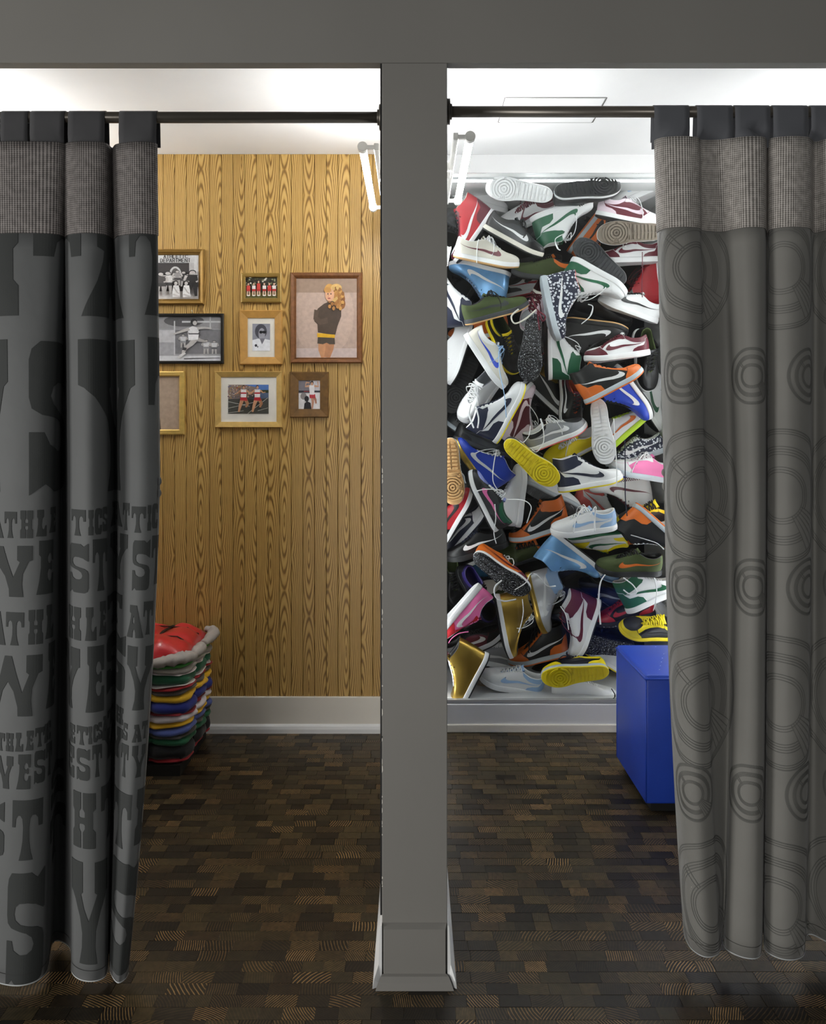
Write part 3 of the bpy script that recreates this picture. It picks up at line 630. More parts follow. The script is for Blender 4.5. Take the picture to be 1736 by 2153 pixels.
box('cushion_body', -hx, hx, -hy, hy, oz0, oz1, M_BLUE, ot, .009, 3, True)
box('plinth', -hx + .025, hx - .025, -hy + .025, hy - .025, 0, oz0, plain('101010', .6), ot)
ins = .004; loop = [(-hx + ins, -hy + ins), (hx - ins, -hy + ins), (hx - ins, hy - ins), (-hx + ins, hy - ins), (-hx + ins, -hy + ins)]
v, f = merge([tube([(a[0], a[1], oz1 - .014), (b[0], b[1], oz1 - .014)], .0045, 8) for a, b in zip([(-hx, -hy), (hx, -hy), (hx, hy), (-hx, hy)], [(hx, -hy), (hx, hy), (-hx, hy), (-hx, -hy)])])
mesh('piping', v, f, ot, M_BLUE, True)
for sx in (-1, 1):
    for sy in (-1, 1): mesh('corner_seam', *tube([(sx * (hx - .002), sy * (hy - .002), oz0 + .006), (sx * (hx - .002), sy * (hy - .002), oz1 - .016)], .003, 6), ot, M_BLUE, True)
bm = bmesh.new()
rd = random.Random(3)
ring = [(1435, 1342), (1388, 1353), (1420, 1358), (1355, 1341), (1379, 1346), (1400, 1350), (1395, 1375), (1392, 1384), (1390, 1392), (1388, 1400), (1386, 1408), (1365, 1350), (1378, 1360), (1405, 1340), (1412, 1366)]
for px, py in ring:
    d = (H - oz1) * F / (py - HY); x = X(px, d) - ot.location.x; y = d - ot.location.y
    if abs(x) < hx - .01 and abs(y) < hy - .01:
        for s in (1, -1):
            bmesh.ops.create_cone(bm, cap_ends=True, segments=8, radius1=.0022, radius2=.0018, depth=.0012, matrix=Matrix.Translation((s * x, y, oz1 + .0005)))
bmobj('punched_dots', bm, plain('c8d4f4', .5), ot)['kind'] = 'stuff'
# ------------------------------------------------------------------ strapped stack of folded shirts used as a stool
sx1 = X(392, 3.06); sx0 = sx1 - .46; sy0, sy1 = 3.06, 3.475
st = empty('folded_shirt_stool', ((sx0 + sx1) / 2, (sy0 + sy1) / 2, 0)); tag(st, 'stool of folded coloured shirts strapped together beside the oak wall', 'stool')
shx, shy = (sx1 - sx0) / 2, (sy1 - sy0) / 2
box('plinth', -shx + .03, shx - .025, -shy + .0, shy - .03, 0, .042, plain('15120c', .7), st)
LAY = [('b02530', .016), ('0c0c0e', .052), ('1d6440', .03), ('4a4640', .012), ('5363a8', .028), ('e6b41e', .018), ('e4dde2', .028), ('8e1c26', .010), ('222f86', .042), ('e9b721', .028), ('5a544c', .018), ('a81f26', .014), ('e0dad6', .005), ('1f6142', .040), ('ddd0d0', .006), ('a39c94', .022), ('3f8d35', .016), ('b3ada6', .014)]
def layer_outline(t, grow, rng):
    """closed outline with pinches at two straps on every side; t in 0..1"""
    q = t * 4; side = int(q) % 4; s = q - int(q)
    e = .94
    if side == 0: x, y, nx, ny, L = -shx + 2 * shx * s, -shy, 0, -1, s
    elif side == 1: x, y, nx, ny, L = shx, -shy + 2 * shy * s, 1, 0, s
    elif side == 2: x, y, nx, ny, L = shx - 2 * shx * s, shy, 0, 1, s
    else: x, y, nx, ny, L = -shx, shy - 2 * shy * s, -1, 0, s
    c = 7.0; r = ((abs(x) / shx) ** c + (abs(y) / shy) ** c) ** (1 / c); x, y = x / r, y / r
    pin = 0
    for p in ((.36, .72) if side in (1, 3) else (.33, .67)): pin = max(pin, math.exp(-((L - p) / .045) ** 2))
    g = grow - .026 * pin + .004 * math.sin(9 * L + rng) + .003 * math.sin(23 * L + 2 * rng)
    return x + nx * g, y + ny * g
zc = .042
for k, (col, th) in enumerate(LAY):
    N = 144; v = []; f = []; rng = k * 1.7; g = .0
    if k == 0: g = -.012
    top = k == len(LAY) - 1
    prof = [(-.05, 0), (-.008, .02), (0.004, .25), (.007, .5), (.004, .75), (-.008, .98), (-.05, 1)]
    zoff = lambda x, y: .006 * math.sin(7 * x + k) * math.sin(6 * y + .5 * k)
    for (gi, tz) in prof:
        for i in range(N):
            x, y = layer_outline(i / N, g + gi + (.004 if col in ('e9b721', '222f86', 'e4dde2') else 0), rng)
            v.append((x, y, zc + th * tz + .0035 * math.sin(11 * i / N * 2 * PI / 2 + k)))
    m_ = len(prof)
    for j in range(m_ - 1):
        for i in range(N): i2 = (i + 1) % N; f.append((j * N + i, j * N + i2, (j + 1) * N + i2, (j + 1) * N + i))
    f.append(tuple(range(N))[::-1]); f.append(tuple((m_ - 1) * N + i for i in range(N)))
    mesh('folded_shirt', v, f, st, plain(col, .8, bump=.3, bscale=500, sheen=.2), True)
    zc += th
# glossy red top cushion, domed, pinched where the straps cross
def dome(nm, col, zc0, hgt, inset, rough, coat, lobes):
    N = 40; v = []; f = []
    for i in range(N + 1):
        for j in range(N + 1):
            a, b = i / N * 2 - 1, j / N * 2 - 1
            x, y = a * (shx - inset), b * (shy - inset)
            e = max(0, (1 - abs(a) ** 5)) * max(0, (1 - abs(b) ** 5))
            pinx = max(math.exp(-((i / N - p) / .05) ** 2) for p in (.33, .67)); piny = max(math.exp(-((j / N - p) / .05) ** 2) for p in (.36, .72))
            z = hgt * e ** .55 * (1 - .16 * max(pinx, piny)) + .006 * math.sin(9 * a + 4 * b) * e
            v.append((x, y, zc0 + z))
    for i in range(N):
        for j in range(N): k = i * (N + 1) + j; f.append((k, k + N + 1, k + N + 2, k + 1))
    return mesh(nm, v, f, st, plain(col, rough, coat=coat, var=.1), True)
dome('red_top_cushion', 'c42c30', zc - .012, .085, .012, .3, .5, 3)
zt_ = zc + .06
# grey sleeves bunched out round the right-hand corners
def sleeve(pts, rad):
    c = crom([Vector(p) for p in pts], 7); n = len(c); v = []; f = []; m_ = 12
    for i, p in enumerate(c):
        t = (c[min(i + 1, n - 1)] - c[max(i - 1, 0)]).normalized(); a = t.cross(Vector((0, 0, 1))).normalized(); b = a.cross(t)
        q = i / (n - 1); r = rad * (.35 + .65 * math.sin(PI * min(1, max(0, q * .9 + .05))) ** .6) * (1 + .10 * math.sin(i * 1.3) + .05 * math.sin(i * 2.9))
        for k in range(m_): w_ = 2 * PI * k / m_; v.append(p + a * (r * 1.15 * math.cos(w_)) + b * (r * .85 * math.sin(w_) * (1 + .15 * math.sin(3 * w_ + i))))
    for i in range(n - 1):
        for k in range(m_): k2 = (k + 1) % m_; f.append((i * m_ + k, i * m_ + k2, (i + 1) * m_ + k2, (i + 1) * m_ + k))
    f.append(tuple(range(m_))[::-1]); f.append(tuple((n - 1) * m_ + k for k in range(m_)))
    mesh('bunched_sleeve', v, f, st, plain('aaa49d', .8, bump=.3), True)
sleeve([(shx - .16, -shy + .0, zc - .012), (shx - .09, -shy + .002, zc - .002), (shx - .035, -shy + .02, zc + .006), (shx - .005, -shy + .055, zc + .004), (shx + .0, -shy + .085, zc - .004)], .026)
sleeve([(shx - .004, -shy + .10, zc - .002), (shx + .006, -shy + .14, zc + .004), (shx + .002, -shy + .19, zc + .004), (shx - .006, -shy + .23, zc - .002)], .022)
sleeve([(shx - .004, shy - .15, zc), (shx + .012, shy - .09, zc + .012), (shx + .008, shy - .03, zc + .022), (shx - .03, shy - .005, zc + .026)], .022)
M_STR = plain('0d0d0d', .6)
def strap(pts, wd):
    v = []; f = []
    for (p, side) in pts:
        v += [Vector(p) - Vector(side) * wd / 2, Vector(p) + Vector(side) * wd / 2]
    for i in range(len(pts) - 1): f.append((2 * i, 2 * i + 1, 2 * i + 3, 2 * i + 2))
    o = mesh('strap', v, f, st, M_STR); md = o.modifiers.new('thickness', 'SOLIDIFY'); md.thickness = .0025; md.offset = 0
for xs_ in (-shx + 2 * shx * .33, -shx + 2 * shx * .67):
    S = (1, 0, 0); g = .0
    path = [((xs_, -shy - .004 + .012, .05), S)] + [((xs_, -shy - .002, .06 + (zc - .02 - .06) * k / 6), S) for k in range(7)] + [((xs_, -shy + .03, zc + .03), S), ((xs_, -shy + .07, zc + .056), S), ((xs_, 0, zc + .066), S), ((xs_, shy - .07, zc + .056), S), ((xs_, shy - .02, zc + .02), S), ((xs_, shy, .06), S)]
    strap(path, .014)
for ys_ in (-shy + 2 * shy * .36, -shy + 2 * shy * .72):
    S = (0, 1, 0)
    path = [((shx - .012, ys_, .06 + (zc - .02 - .06) * k / 6), S) for k in range(7)] + [((shx - .035, ys_, zc + .032), S), ((shx - .08, ys_, zc + .058), S), ((0, ys_, zc + .066), S), ((-shx + .08, ys_, zc + .058), S), ((-shx + .03, ys_, zc + .03), S), ((-shx + .01, ys_, .06), S)]
    strap(path, .009)
# ------------------------------------------------------------------ framed photographs
def ell(cx, cy, rx, ry, rot=0, n=18):
    c, s = math.cos(rot), math.sin(rot)
    return [(cx + rx * math.cos(a) * c - ry * math.sin(a) * s, cy + rx * math.cos(a) * s + ry * math.sin(a) * c) for a in [2 * PI * i / n for i in range(n)]]
def limb(pts, w0, w1):
    """tapered polyline outline"""
    L, R = [], []; n = len(pts)
    for i, p in enumerate(pts):
        a, b = pts[max(0, i - 1)], pts[min(n - 1, i + 1)]; dx, dy = b[0] - a[0], b[1] - a[1]; k = math.hypot(dx, dy) or 1
        w_ = (w0 + (w1 - w0) * i / (n - 1)) / 2; L.append((p[0] - dy / k * w_, p[1] + dx / k * w_)); R.append((p[0] + dy / k * w_, p[1] - dx / k * w_))
    return L + R[::-1]
def rect(a, b, c, d): return [(a, b), (c, b), (c, d), (a, d)]
def word(txt, x0, x1, y0, y1):
    out = []; n = len(txt); w_ = (x1 - x0) / n
    for i, ch in enumerate(txt):
        if ch in GL: out.append([[(x0 + w_ * (i + .08 + .84 * (a if ch != 'I' else .3 + .4 * a)), y0 + (y1 - y0) * b) for a, b in q] for q in GL[ch]])
    return out
def framed(px, mould, colf, metal, inner, photo, shapes, label, bg, matcol=None, rough=.35, beads=False, grp='framed photographs on the oak wall'):
    x0, y0, x1, y1 = px; dd = DB - .0062
    wx0, wx1, wz0, wz1 = X(x0, dd), X(x1, dd), Z(y1, dd), Z(y0, dd)
    cx_, cz_ = (wx0 + wx1) / 2, (wz0 + wz1) / 2
    t = empty('framed_photo', (cx_, dd, cz_)); tag(t, label, 'framed photo', grp)
    hx, hz = (wx1 - wx0) / 2, (wz1 - wz0) / 2; s = 475.0
    iw = (inner[0] - x0) / s
    mat_ = colf if not isinstance(colf, str) else plain(colf, rough, metal, var=.12, vscale=40)
    # four mitred rails
    for k in range(4):
        v = []; f = []
        for (tt, dp) in mould:
            q = tt * iw; a, b = hx - q, hz - q
            cs = [(-a, -b), (a, -b), (a, b), (-a, b)]; p, r = cs[k], cs[(k + 1) % 4]
            v += [(p[0], -dp, p[1]), (r[0], -dp, r[1])]
        for i in range(len(mould) - 1): f.append((2 * i, 2 * i + 1, 2 * i + 3, 2 * i + 2))
        mesh('frame_rail', v, f, t, mat_)
    zb_ = -.0035
    def rc(r_): return (X(r_[0], dd) - cx_, Z(r_[3], dd) - cz_, X(r_[2], dd) - cx_, Z(r_[1], dd) - cz_)
    a = (-hx + iw * .95, -hz + iw * .95, hx - iw * .95, hz - iw * .95)
    if matcol:
        mesh('mat_board', [(a[0], -.004, a[1]), (a[2], -.004, a[1]), (a[2], -.004, a[3]), (a[0], -.004, a[3])], [(0, 1, 2, 3)], t, plain(matcol, .8))
        ph = rc(photo)
    else: ph = a
    mats = []; mi = []; v = []; f = []
    def put(polys, col, lay):
        m_ = plain(col, .45, var=.1, vscale=60)
        if m_ not in mats: mats.append(m_)
        for q in trap(polys, 5, 5):
            qq = [(min(1, max(0, x)), min(1, max(0, y))) for x, y in q]
            if abs(qq[0][0] - qq[1][0]) < 1e-6: continue
            k = len(v)
            for x, y in qq: v.append((ph[0] + (ph[2] - ph[0]) * x, -.0045 - .00012 * lay, ph[1] + (ph[3] - ph[1]) * y))
            f.append((k, k + 1, k + 2, k + 3)); mi.append(mats.index(m_))
    put([rect(0, 0, 1, 1)], bg, 0)
    for k, (pl, col) in enumerate(shapes): put(pl if isinstance(pl[0], list) else [pl], col, k + 1)
    mesh('photo_print', v, f, t, mats, midx=mi)
    if beads:
        bm = bmesh.new(); q = iw * .82; a, b = hx - q, hz - q; step = .0052
        for k in range(int(2 * a / step)):
            for zz in (-b, b): bmesh.ops.create_icosphere(bm, subdivisions=1, radius=.0019, matrix=Matrix.Translation((-a + step * (k + .5), -.010, zz)))
        for k in range(int(2 * b / step)):
            for xx in (-a, a): bmesh.ops.create_icosphere(bm, subdivisions=1, radius=.0019, matrix=Matrix.Translation((xx, -.010, -b + step * (k + .5))))
        bmobj('bead_trim', bm, mat_, t)
    return t
def person(cx, y0, y1, top, bot, skin='c9a48c', hair='2e2622', leg=None):
    h = y1 - y0; w_ = h * .17; s = []
    s.append((limb([(cx - w_ * .35, y0 + h * .48), (cx - w_ * .55, y0)], w_ * .7, w_ * .4), leg or skin)); s.append((limb([(cx + w_ * .35, y0 + h * .48), (cx + w_ * .5, y0)], w_ * .7, w_ * .4), leg or skin))
    s.append(([(cx - w_ * .8, y0 + h * .55), (cx + w_ * .8, y0 + h * .55), (cx + w_ * .9, y0 + h * .36), (cx - w_ * .9, y0 + h * .36)], bot))
    s.append(([(cx - w_ * .9, y0 + h * .82), (cx + w_ * .9, y0 + h * .82), (cx + w_ * .75, y0 + h * .5), (cx - w_ * .75, y0 + h * .5)], top))
    s.append((limb([(cx - w_ * .9, y0 + h * .8), (cx - w_ * 1.2, y0 + h * .62), (cx - w_ * .5, y0 + h * .55)], w_ * .45, w_ * .3), skin)); s.append((limb([(cx + w_ * .9, y0 + h * .8), (cx + w_ * 1.2, y0 + h * .62), (cx + w_ * .5, y0 + h * .55)], w_ * .45, w_ * .3), skin))
    s.append((ell(cx, y0 + h * .93, w_ * .52, h * .085), hair)); s.append((ell(cx, y0 + h * .905, w_ * .42, h * .07), skin))
    return s
STEP = [(0, 0), (0, .012), (.18, .018), (.55, .016), (.8, .010), (.85, .012), (1, .0065), (1, .0035)]
BEV = [(0, 0), (0, .012), (.1, .016), (.92, .009), (1, .008), (1, .0035)]
THIN = [(0, 0), (0, .012), (.2, .014), (.8, .014), (1, .010), (1, .0035)]
# 1 department photo
sh = [(rect(0, .8, 1, 1), 'd9d8d6'), (rect(0, 0, 1, .18), 'cfcbc8'), (rect(.14, .18, .93, .82), '35302f'), (ell(.66, .55, .09, .19), 'c9c8c6'), (ell(.66, .55, .06, .15), '5c5856'), (rect(.86, .12, .93, .82), 'b9b6b4'), (rect(.93, .1, 1, .8), 'd6d4d2')]
STK = {'A': [[(0,0),(.5,1),(1,0)],[(.2,.35),(.8,.35)]], 'T': [[(0,1),(1,1)],[(.5,1),(.5,0)]], 'H': [[(0,0),(0,1)],[(1,0),(1,1)],[(0,.5),(1,.5)]], 'L': [[(.05,1),(.05,0),(.95,0)]], 'E': [[(1,1),(.05,1),(.05,0),(1,0)],[(.05,.5),(.8,.5)]], 'I': [[(.5,0),(.5,1)]],
 'C': [[(1,.8),(.75,1),(.3,1),(.03,.7),(.03,.3),(.3,0),(.75,0),(1,.2)]], 'D': [[(.05,0),(.05,1),(.6,1),(.97,.7),(.97,.3),(.6,0),(.05,0)]], 'P': [[(.05,0),(.05,1),(.75,1),(.97,.85),(.97,.65),(.75,.5),(.05,.5)]], 'R': [[(.05,0),(.05,1),(.75,1),(.97,.85),(.97,.65),(.75,.5),(.05,.5)],[(.5,.5),(1,0)]], 'M': [[(0,0),(0,1),(.5,.3),(1,1),(1,0)]], 'N': [[(0,0),(0,1),(1,0),(1,1)]]}
def thin_word(txt, x0, x1, y0, y1, wd):
    out = []; w_ = (x1 - x0) / len(txt)
    for i, ch in enumerate(txt):
        for st_ in STK[ch]:
            pts = [(x0 + w_ * (i + .14 + .72 * a), y0 + (y1 - y0) * b) for a, b in st_]
            for p_, q_ in zip(pts, pts[1:]): out.append(limb([p_, q_], wd, wd))
    return out
sh += [(g, '2a2624') for g in thin_word('ATHLETIC', .485, .845, .925, .995, .010)] + [(g, '2a2624') for g in thin_word('DEPARTMENT', .44, .89, .825, .91, .010)]
for cx_, y0_, y1_, tp, bt in ((.56, .12, .62, 'd8d5d2', '2c2928'), (.46, .1, .6, '4a4644', '393634'), (.79, .28, .62, '33302f', '4a4746'), (.70, .3, .64, '9a9694', '403c3b'), (.92, .06, .64, '24211f', '1d1b1a')): sh += person(cx_, y0_, y1_, tp, bt, 'c7c2be', '2b2826', 'aaa5a1' if bt != '1d1b1a' else '24211f')
for cx_, tp in ((.68, 'e2e0de'), (.83, 'e9e7e5')): sh += [([(cx_ - .05, .04), (cx_ + .06, .04), (cx_ + .055, .2), (cx_ + .04, .30), (cx_ - .035, .30), (cx_ - .05, .18)], tp), (limb([(cx_ - .03, .26), (cx_ + .02, .14), (cx_ + .05, .12)], .02, .02), 'b9b4b0'), (limb([(cx_ - .04, .10), (cx_ + .05, .05)], .04, .03), 'c7c2be'), (ell(cx_, .36, .034, .055), '2e2a28'), (ell(cx_, .345, .024, .04), 'c7c2be')]
framed((262, 525, 430, 641), STEP, '8f6e34', .5, (274, 537), None, sh, 'gold beaded frame with black and white photo titled athletic department', 'a9a6a4', beads=True)
# 2 black frame, thrower
sh = [(rect(0, .62, 1, 1), '8a898b'), (ell(.45, .9, .3, .13), '4f4e50'), (rect(0, .42, .55, .72), 'bdbcbe'), (rect(.3, .15, 1, .72), '767578'), (rect(0, 0, 1, .15), 'dcdcde'), (rect(0, .12, 1, .16), 'a2a1a3'), (rect(.42, .86, 1, .90), 'c6c6c8'), (rect(.0, .70, 1, .725), '98979a'), (rect(.83, .7, .85, 1), 'b6b6b8'), (rect(.3, .13, .32, .9), 'c1c1c3'), (limb([(.45, .05), (.98, .07)], .02, .01), '3e3d3f')]
sh += person(.78, .16, .48, 'd2d2d4', '8c8c8e', 'b5b1ae', '3a3838') + person(.90, .16, .46, 'd2d2d4', '5c5c5e', 'b5b1ae', '3a3838') + person(.44, .3, .6, 'cfcfd1', '9a9a9c', 'b5b1ae', '3a3838')
sh += [(limb([(.62, .50), (.56, .38), (.46, .27), (.44, .16)], .10, .045), 'b9b5b2'), (limb([(.60, .52), (.70, .46), (.78, .43)], .09, .04), 'aaa6a3'), (limb([(.47, .18), (.36, .07)], .045, .05), 'dcdad8'), (limb([(.45, .24), (.47, .30)], .055, .06), '3d3b3c'),
       ([(.51, .66), (.68, .66), (.66, .48), (.52, .46)], 'e6e5e6'), (limb([(.52, .62), (.68, .62)], .05, .05), '49484a'), ([(.50, .72), (.58, .78), (.67, .74), (.67, .62), (.53, .62)], 'e1e0e1'), (limb([(.53, .72), (.42, .66), (.30, .60)], .07, .03), 'b9b5b2'), (limb([(.65, .73), (.76, .745), (.86, .73)], .06, .03), 'b9b5b2'), (ell(.60, .87, .05, .075), '2b292a'), (ell(.615, .85, .032, .05), 'b9b5b2')]
framed((318, 660, 471, 765), THIN, '17140f', .1, (324, 666), None, sh, 'thin black frame with photo of an athlete throwing on a track', 'a4a3a6')
# 3 gold frame partly behind the curtain
sh = [([(0, 0), (.52, 0), (.50, .2), (.45, .35), (.46, .55), (.40, .72), (.30, .8), (0, .82)], '3b3026'), (ell(.30, .88, .13, .09), '6a4a2c')]
framed((285, 781, 389, 914), THIN, 'd8b463', .4, (296, 792), None, sh, 'shiny gold frame with a dark coated figure beside the lettered curtain', 'b09a86', rough=.36)
# 4 team
sh = [(rect(0, .0, 1, .3), '6d6a3c'), (rect(0, .55, 1, 1), '3a362b')]
rt = random.Random(5)
for i in range(46): sh.append((ell(rt.random(), rt.uniform(.55, 1), .03, .04, n=7), rt.choice(['e2ded2', '8b8f6c', '1f1d18', '565538'])))
for i, c_ in enumerate((.10, .27, .42, .60, .76, .91)):
    u = .86 if i == 2 else .76; sh += [(limb([(c_ - .03, .34), (c_ - .04, .13)], .04, .035), 'd7b79c'), (limb([(c_ + .03, .34), (c_ + .04, .13)], .04, .035), 'd7b79c'), (ell(c_, .14, .05, .03), 'efe9e2'), (rect(c_ - .06, .34, c_ + .06, .46), 'b4322c'), (rect(c_ - .055, .44, c_ + .055, u - .16), 'eae3dc' if i % 2 else 'c8443a'), (ell(c_, u - .08, .033, .075), '39281c'), (ell(c_, u - .095, .026, .055), 'd9b294')]
framed((508, 575, 592, 637), THIN, '96793c', .35, (517, 583), None, sh, 'small olive gold frame with colour photo of a seated team', '4c4836')
# 5 portrait in light oak
sh = [(ell(.48, .72, .34, .27), '4a4a52'), (ell(.53, .62, .19, .22), '9b9aa2'), (rect(.40, .66, .78, .73), '1c1c22'), (ell(.48, .69, .09, .055), '15151a'), (ell(.67, .69, .09, .055), '15151a'), ([(.30, .45), (.42, .44), (.55, .25), (.70, .44), (1, .40), (1, 0), (0, 0), (0, .40)], 'eef0f4'), ([(.40, .46), (.72, .46), (.55, .24)], '76757e'), (ell(.2, .2, .07, .05), '33333c'), (ell(.3, .15, .03, .03), '33333c')]
framed((505, 653, 594, 767), BEV, 'b98a45', 0, (521, 669), (531, 681, 568, 738), sh, 'light oak frame with matted portrait of someone in dark glasses', '8f9099', matcol='e9e4d6', rough=.45)
# 6 large portrait of a woman looking back
sh = [(ell(.45, .55, .5, .55), 'bda596'), (rect(0, 0, 1, .12), 'c4b2ac'), (rect(0, .82, 1, 1), '9a8270'),
      (limb([(.44, .24), (.43, .10), (.46, 0)], .15, .10), 'c08a62'), (limb([(.56, .24), (.55, .12), (.51, 0)], .16, .10), 'b07a55'),
      ([(.36, .28), (.63, .28), (.64, .17), (.55, .17), (.50, .19), (.44, .17), (.35, .18)], '4a3f34'), ([(.345, .31), (.64, .30), (.635, .25), (.35, .26)], 'd9a81f'),
      ([(.36, .32), (.35, .42), (.30, .46), (.29, .52), (.36, .62), (.46, .68), (.55, .71), (.68, .70), (.74, .62), (.74, .52), (.68, .40), (.645, .29), (.5, .30)], '4b3c30'), (limb([(.34, .60), (.32, .50), (.40, .45), (.52, .47)], .08, .07), '57473a'),
      (ell(.63, .82, .13, .105), 'a9743a'), (ell(.70, .76, .10, .10), 'b5803f'), (ell(.75, .68, .06, .07), '8f5c2c'), (ell(.55, .86, .08, .07), 'c9974f'), (ell(.66, .88, .09, .05), 'dab26c'), (ell(.74, .78, .05, .05), '9d6a33'), (ell(.70, .69, .05, .05), 'b98546'), (ell(.77, .74, .035, .04), '8a5729'),
      *[(ell(.66 + .11 * math.cos(q * 2.4) * (.4 + q / 40), .80 + .12 * math.sin(q * 2.4) * (.4 + q / 40) - .002 * q, .024, .026, q), ('a06c34', 'c9974f', 'd2ac68', 'ae7a3e', '94622e')[q % 5]) for q in range(34)],
      (ell(.555, .79, .075, .085), 'd9a684'), (ell(.52, .85, .06, .035), 'bf8b47'), (ell(.525, .80, .012, .008), '3a2a22'), (ell(.575, .80, .012, .008), '3a2a22'), (ell(.545, .745, .025, .008), '9c4d45'), (ell(.535, .775, .01, .016), 'c99070')]
framed((611, 574, 762, 764), STEP, plain('7a4f2c', .4, .15, var=.2, vscale=60), 0, (623, 587), None, sh, 'large carved brown frame with woman in dark sweatshirt looking back', 'b39c8d')
# 7 relay runners
sh = [(rect(0, .78, 1, 1), '4f74b4'), ([(0, .5), (.5, .55), (.72, .72), (.72, .9), (.4, 1), (0, 1)], '8b7a70'), (rect(.72, .72, 1, .82), '39452c'), (rect(0, 0, 1, .5), '4a4a44'), ([(.6, .5), (1, .55), (1, .72), (.72, .72)], '5a6a86')]
for i in range(120): sh.append((ell(rt.uniform(.0, .62), rt.uniform(.55, .97), .012, .016, n=6), rt.choice(['d8c2b4', 'e9e4de', 'a4332e', '3f4f86', 'c9a23c', '4a3a33'])))
for a, b in (((0, .42), (.55, .25)), ((0, .18), (.75, .42)), ((.5, 0), (1, .55)), ((0, .02), (.4, .1)), ((.75, .1), (1, .2))): sh.append((limb([a, b], .014, .01), 'c9c8c0'))
for cx_, lean in ((.40, 0), (.74, .02)):
    sh += [(limb([(cx_ - .03, .5), (cx_ - .08, .28), (cx_ - .12, .06)], .10, .045), 'c08f6c'), (limb([(cx_ + .04, .5), (cx_ + .10, .34), (cx_ + .06, .22)], .10, .045), 'a87856'), ([(cx_ - .07, .58), (cx_ + .07, .58), (cx_ + .09, .44), (cx_ - .09, .46)], 'b32a34'), ([(cx_ - .07, .83), (cx_ + .07, .83), (cx_ + .065, .56), (cx_ - .065, .56)], 'ece8e6'), (rect(cx_ - .07, .68, cx_ + .07, .73), 'b5303a'), (limb([(cx_ + .07, .80), (cx_ + .14, .72), (cx_ + .20, .74)], .05, .03), 'c08f6c'), (limb([(cx_ - .07, .80), (cx_ - .15, .70), (cx_ - .22, .66)], .05, .03), 'c08f6c'), (ell(cx_, .915, .035, .065), '3a281d'), (ell(cx_ + .004, .895, .028, .05), 'c6967a')]
framed((453, 781, 594, 899), BEV, 'd2ae66', .3, (465, 795), (480, 809, 565, 870), sh, 'broad gold frame with white mat and photo of two relay runners', '5c5c5c', matcol='ebe7dc', rough=.3)
# 8 finish line
sh = [(rect(0, .0, 1, .55), 'e4e2e2'), (rect(0, .55, .6, 1), '77737a'), (rect(.55, .65, 1, 1), 'cfccd0'), (rect(0, .58, 1, .64), '2a2a33'), (rect(.25, .6, .7, .62), 'b33d3d'), (ell(.24, .45, .14, .12), '8a8584'),
      (limb([(.62, .5), (.66, .25), (.62, .02)], .16, .07), 'b98a72'), (limb([(.66, .5), (.78, .32), (.80, .2)], .12, .07), 'a67560'), ([(.50, .52), (.76, .52), (.78, .38), (.52, .38)], 'b43039'), ([(.48, .82), (.74, .82), (.72, .5), (.52, .5)], 'e9e6e6'), (limb([(.5, .8), (.32, .78), (.36, .92), (.5, .90)], .08, .05), 'c39678'), (limb([(.72, .8), (.90, .78), (.88, .95)], .08, .05), 'c39678'), (ell(.62, .90, .07, .075), '33231b'), (ell(.62, .87, .055, .055), 'c39678'),
      ([(.25, 0), (.28, .2), (.40, .28), (.56, .22), (.60, 0)], '17161a'), (ell(.38, .36, .10, .10), '1d1c20')]
framed((610, 782, 691, 878), BEV, plain('6d4e26', .45, 0, var=.25, vscale=40), 0, (628, 803), None, sh, 'wide dark wood frame with small photo of a runner raising both arms', 'c9c6c8')
o = mesh('wall_hook', *merge([tube([(0, 0, 0), (0, -.008, .002), (0, -.012, .008)], .002, 6), tube([(0, -.012, .008), (0, -.015, .008)], .0035, 8)]), None, plain('d9d2b8', .3, .6)); o.location = P(405, 658, DB - .006); tag(o, 'tiny brass picture pin above the black frame', 'hook')
# ------------------------------------------------------------------ sneakers
LEN = .300
def side_curve(pts):
    d = crom([Vector((a, b, 0)) for a, b in pts], 14); L = [0.0]
    for p, q in zip(d, d[1:]): L.append(L[-1] + (q - p).length)
    def ev(u):
        t = u * L[-1]; lo, hi = 0, len(L) - 1
        while hi - lo > 1:
            m_ = (lo + hi) // 2
            if L[m_] <= t: lo = m_
            else: hi = m_
        k = (t - L[lo]) / max(1e-9, L[hi] - L[lo]); return d[lo].lerp(d[hi], max(0, min(1, k)))
    return ev
OUT = {1: side_curve([(.300, 0), (.2985, .013), (.291, .028), (.270, .043), (.238, .0525), (.20, .0535), (.15, .0455), (.10, .0405), (.06, .0385), (.03, .034), (.010, .022), (.001, .009), (0, 0)]),
       -1: side_curve([(.300, 0), (.299, -.012), (.293, -.024), (.275, -.038), (.240, -.0485), (.20, -.048), (.15, -.0375), (.10, -.0345), (.06, -.0350), (.03, -.0320), (.010, -.021), (.001, -.009), (0, 0)])}
def spring(x): return .016 * max(0, (x - .21) / .09) ** 2 + .003 * max(0, (.04 - x) / .04) ** 2
def keys(tab):
    us = [k[0] for k in tab]; ps = [Vector(k[1:]) for k in tab]
    def ev(u):
        u = max(0, min(1, u)); i = 0
        while i < len(us) - 2 and us[i + 1] < u: i += 1
        t = (u - us[i]) / (us[i + 1] - us[i]); a, b, c, d = ps[max(i - 1, 0)], ps[i], ps[i + 1], ps[min(i + 2, len(ps) - 1)]
        if i == 0: a = b - (c - b)
        return .5 * ((2 * b) + (c - a) * t + (2 * a - 5 * b + 4 * c - d) * t * t + (3 * b - a - 3 * c + d) * t ** 3)
    return ev
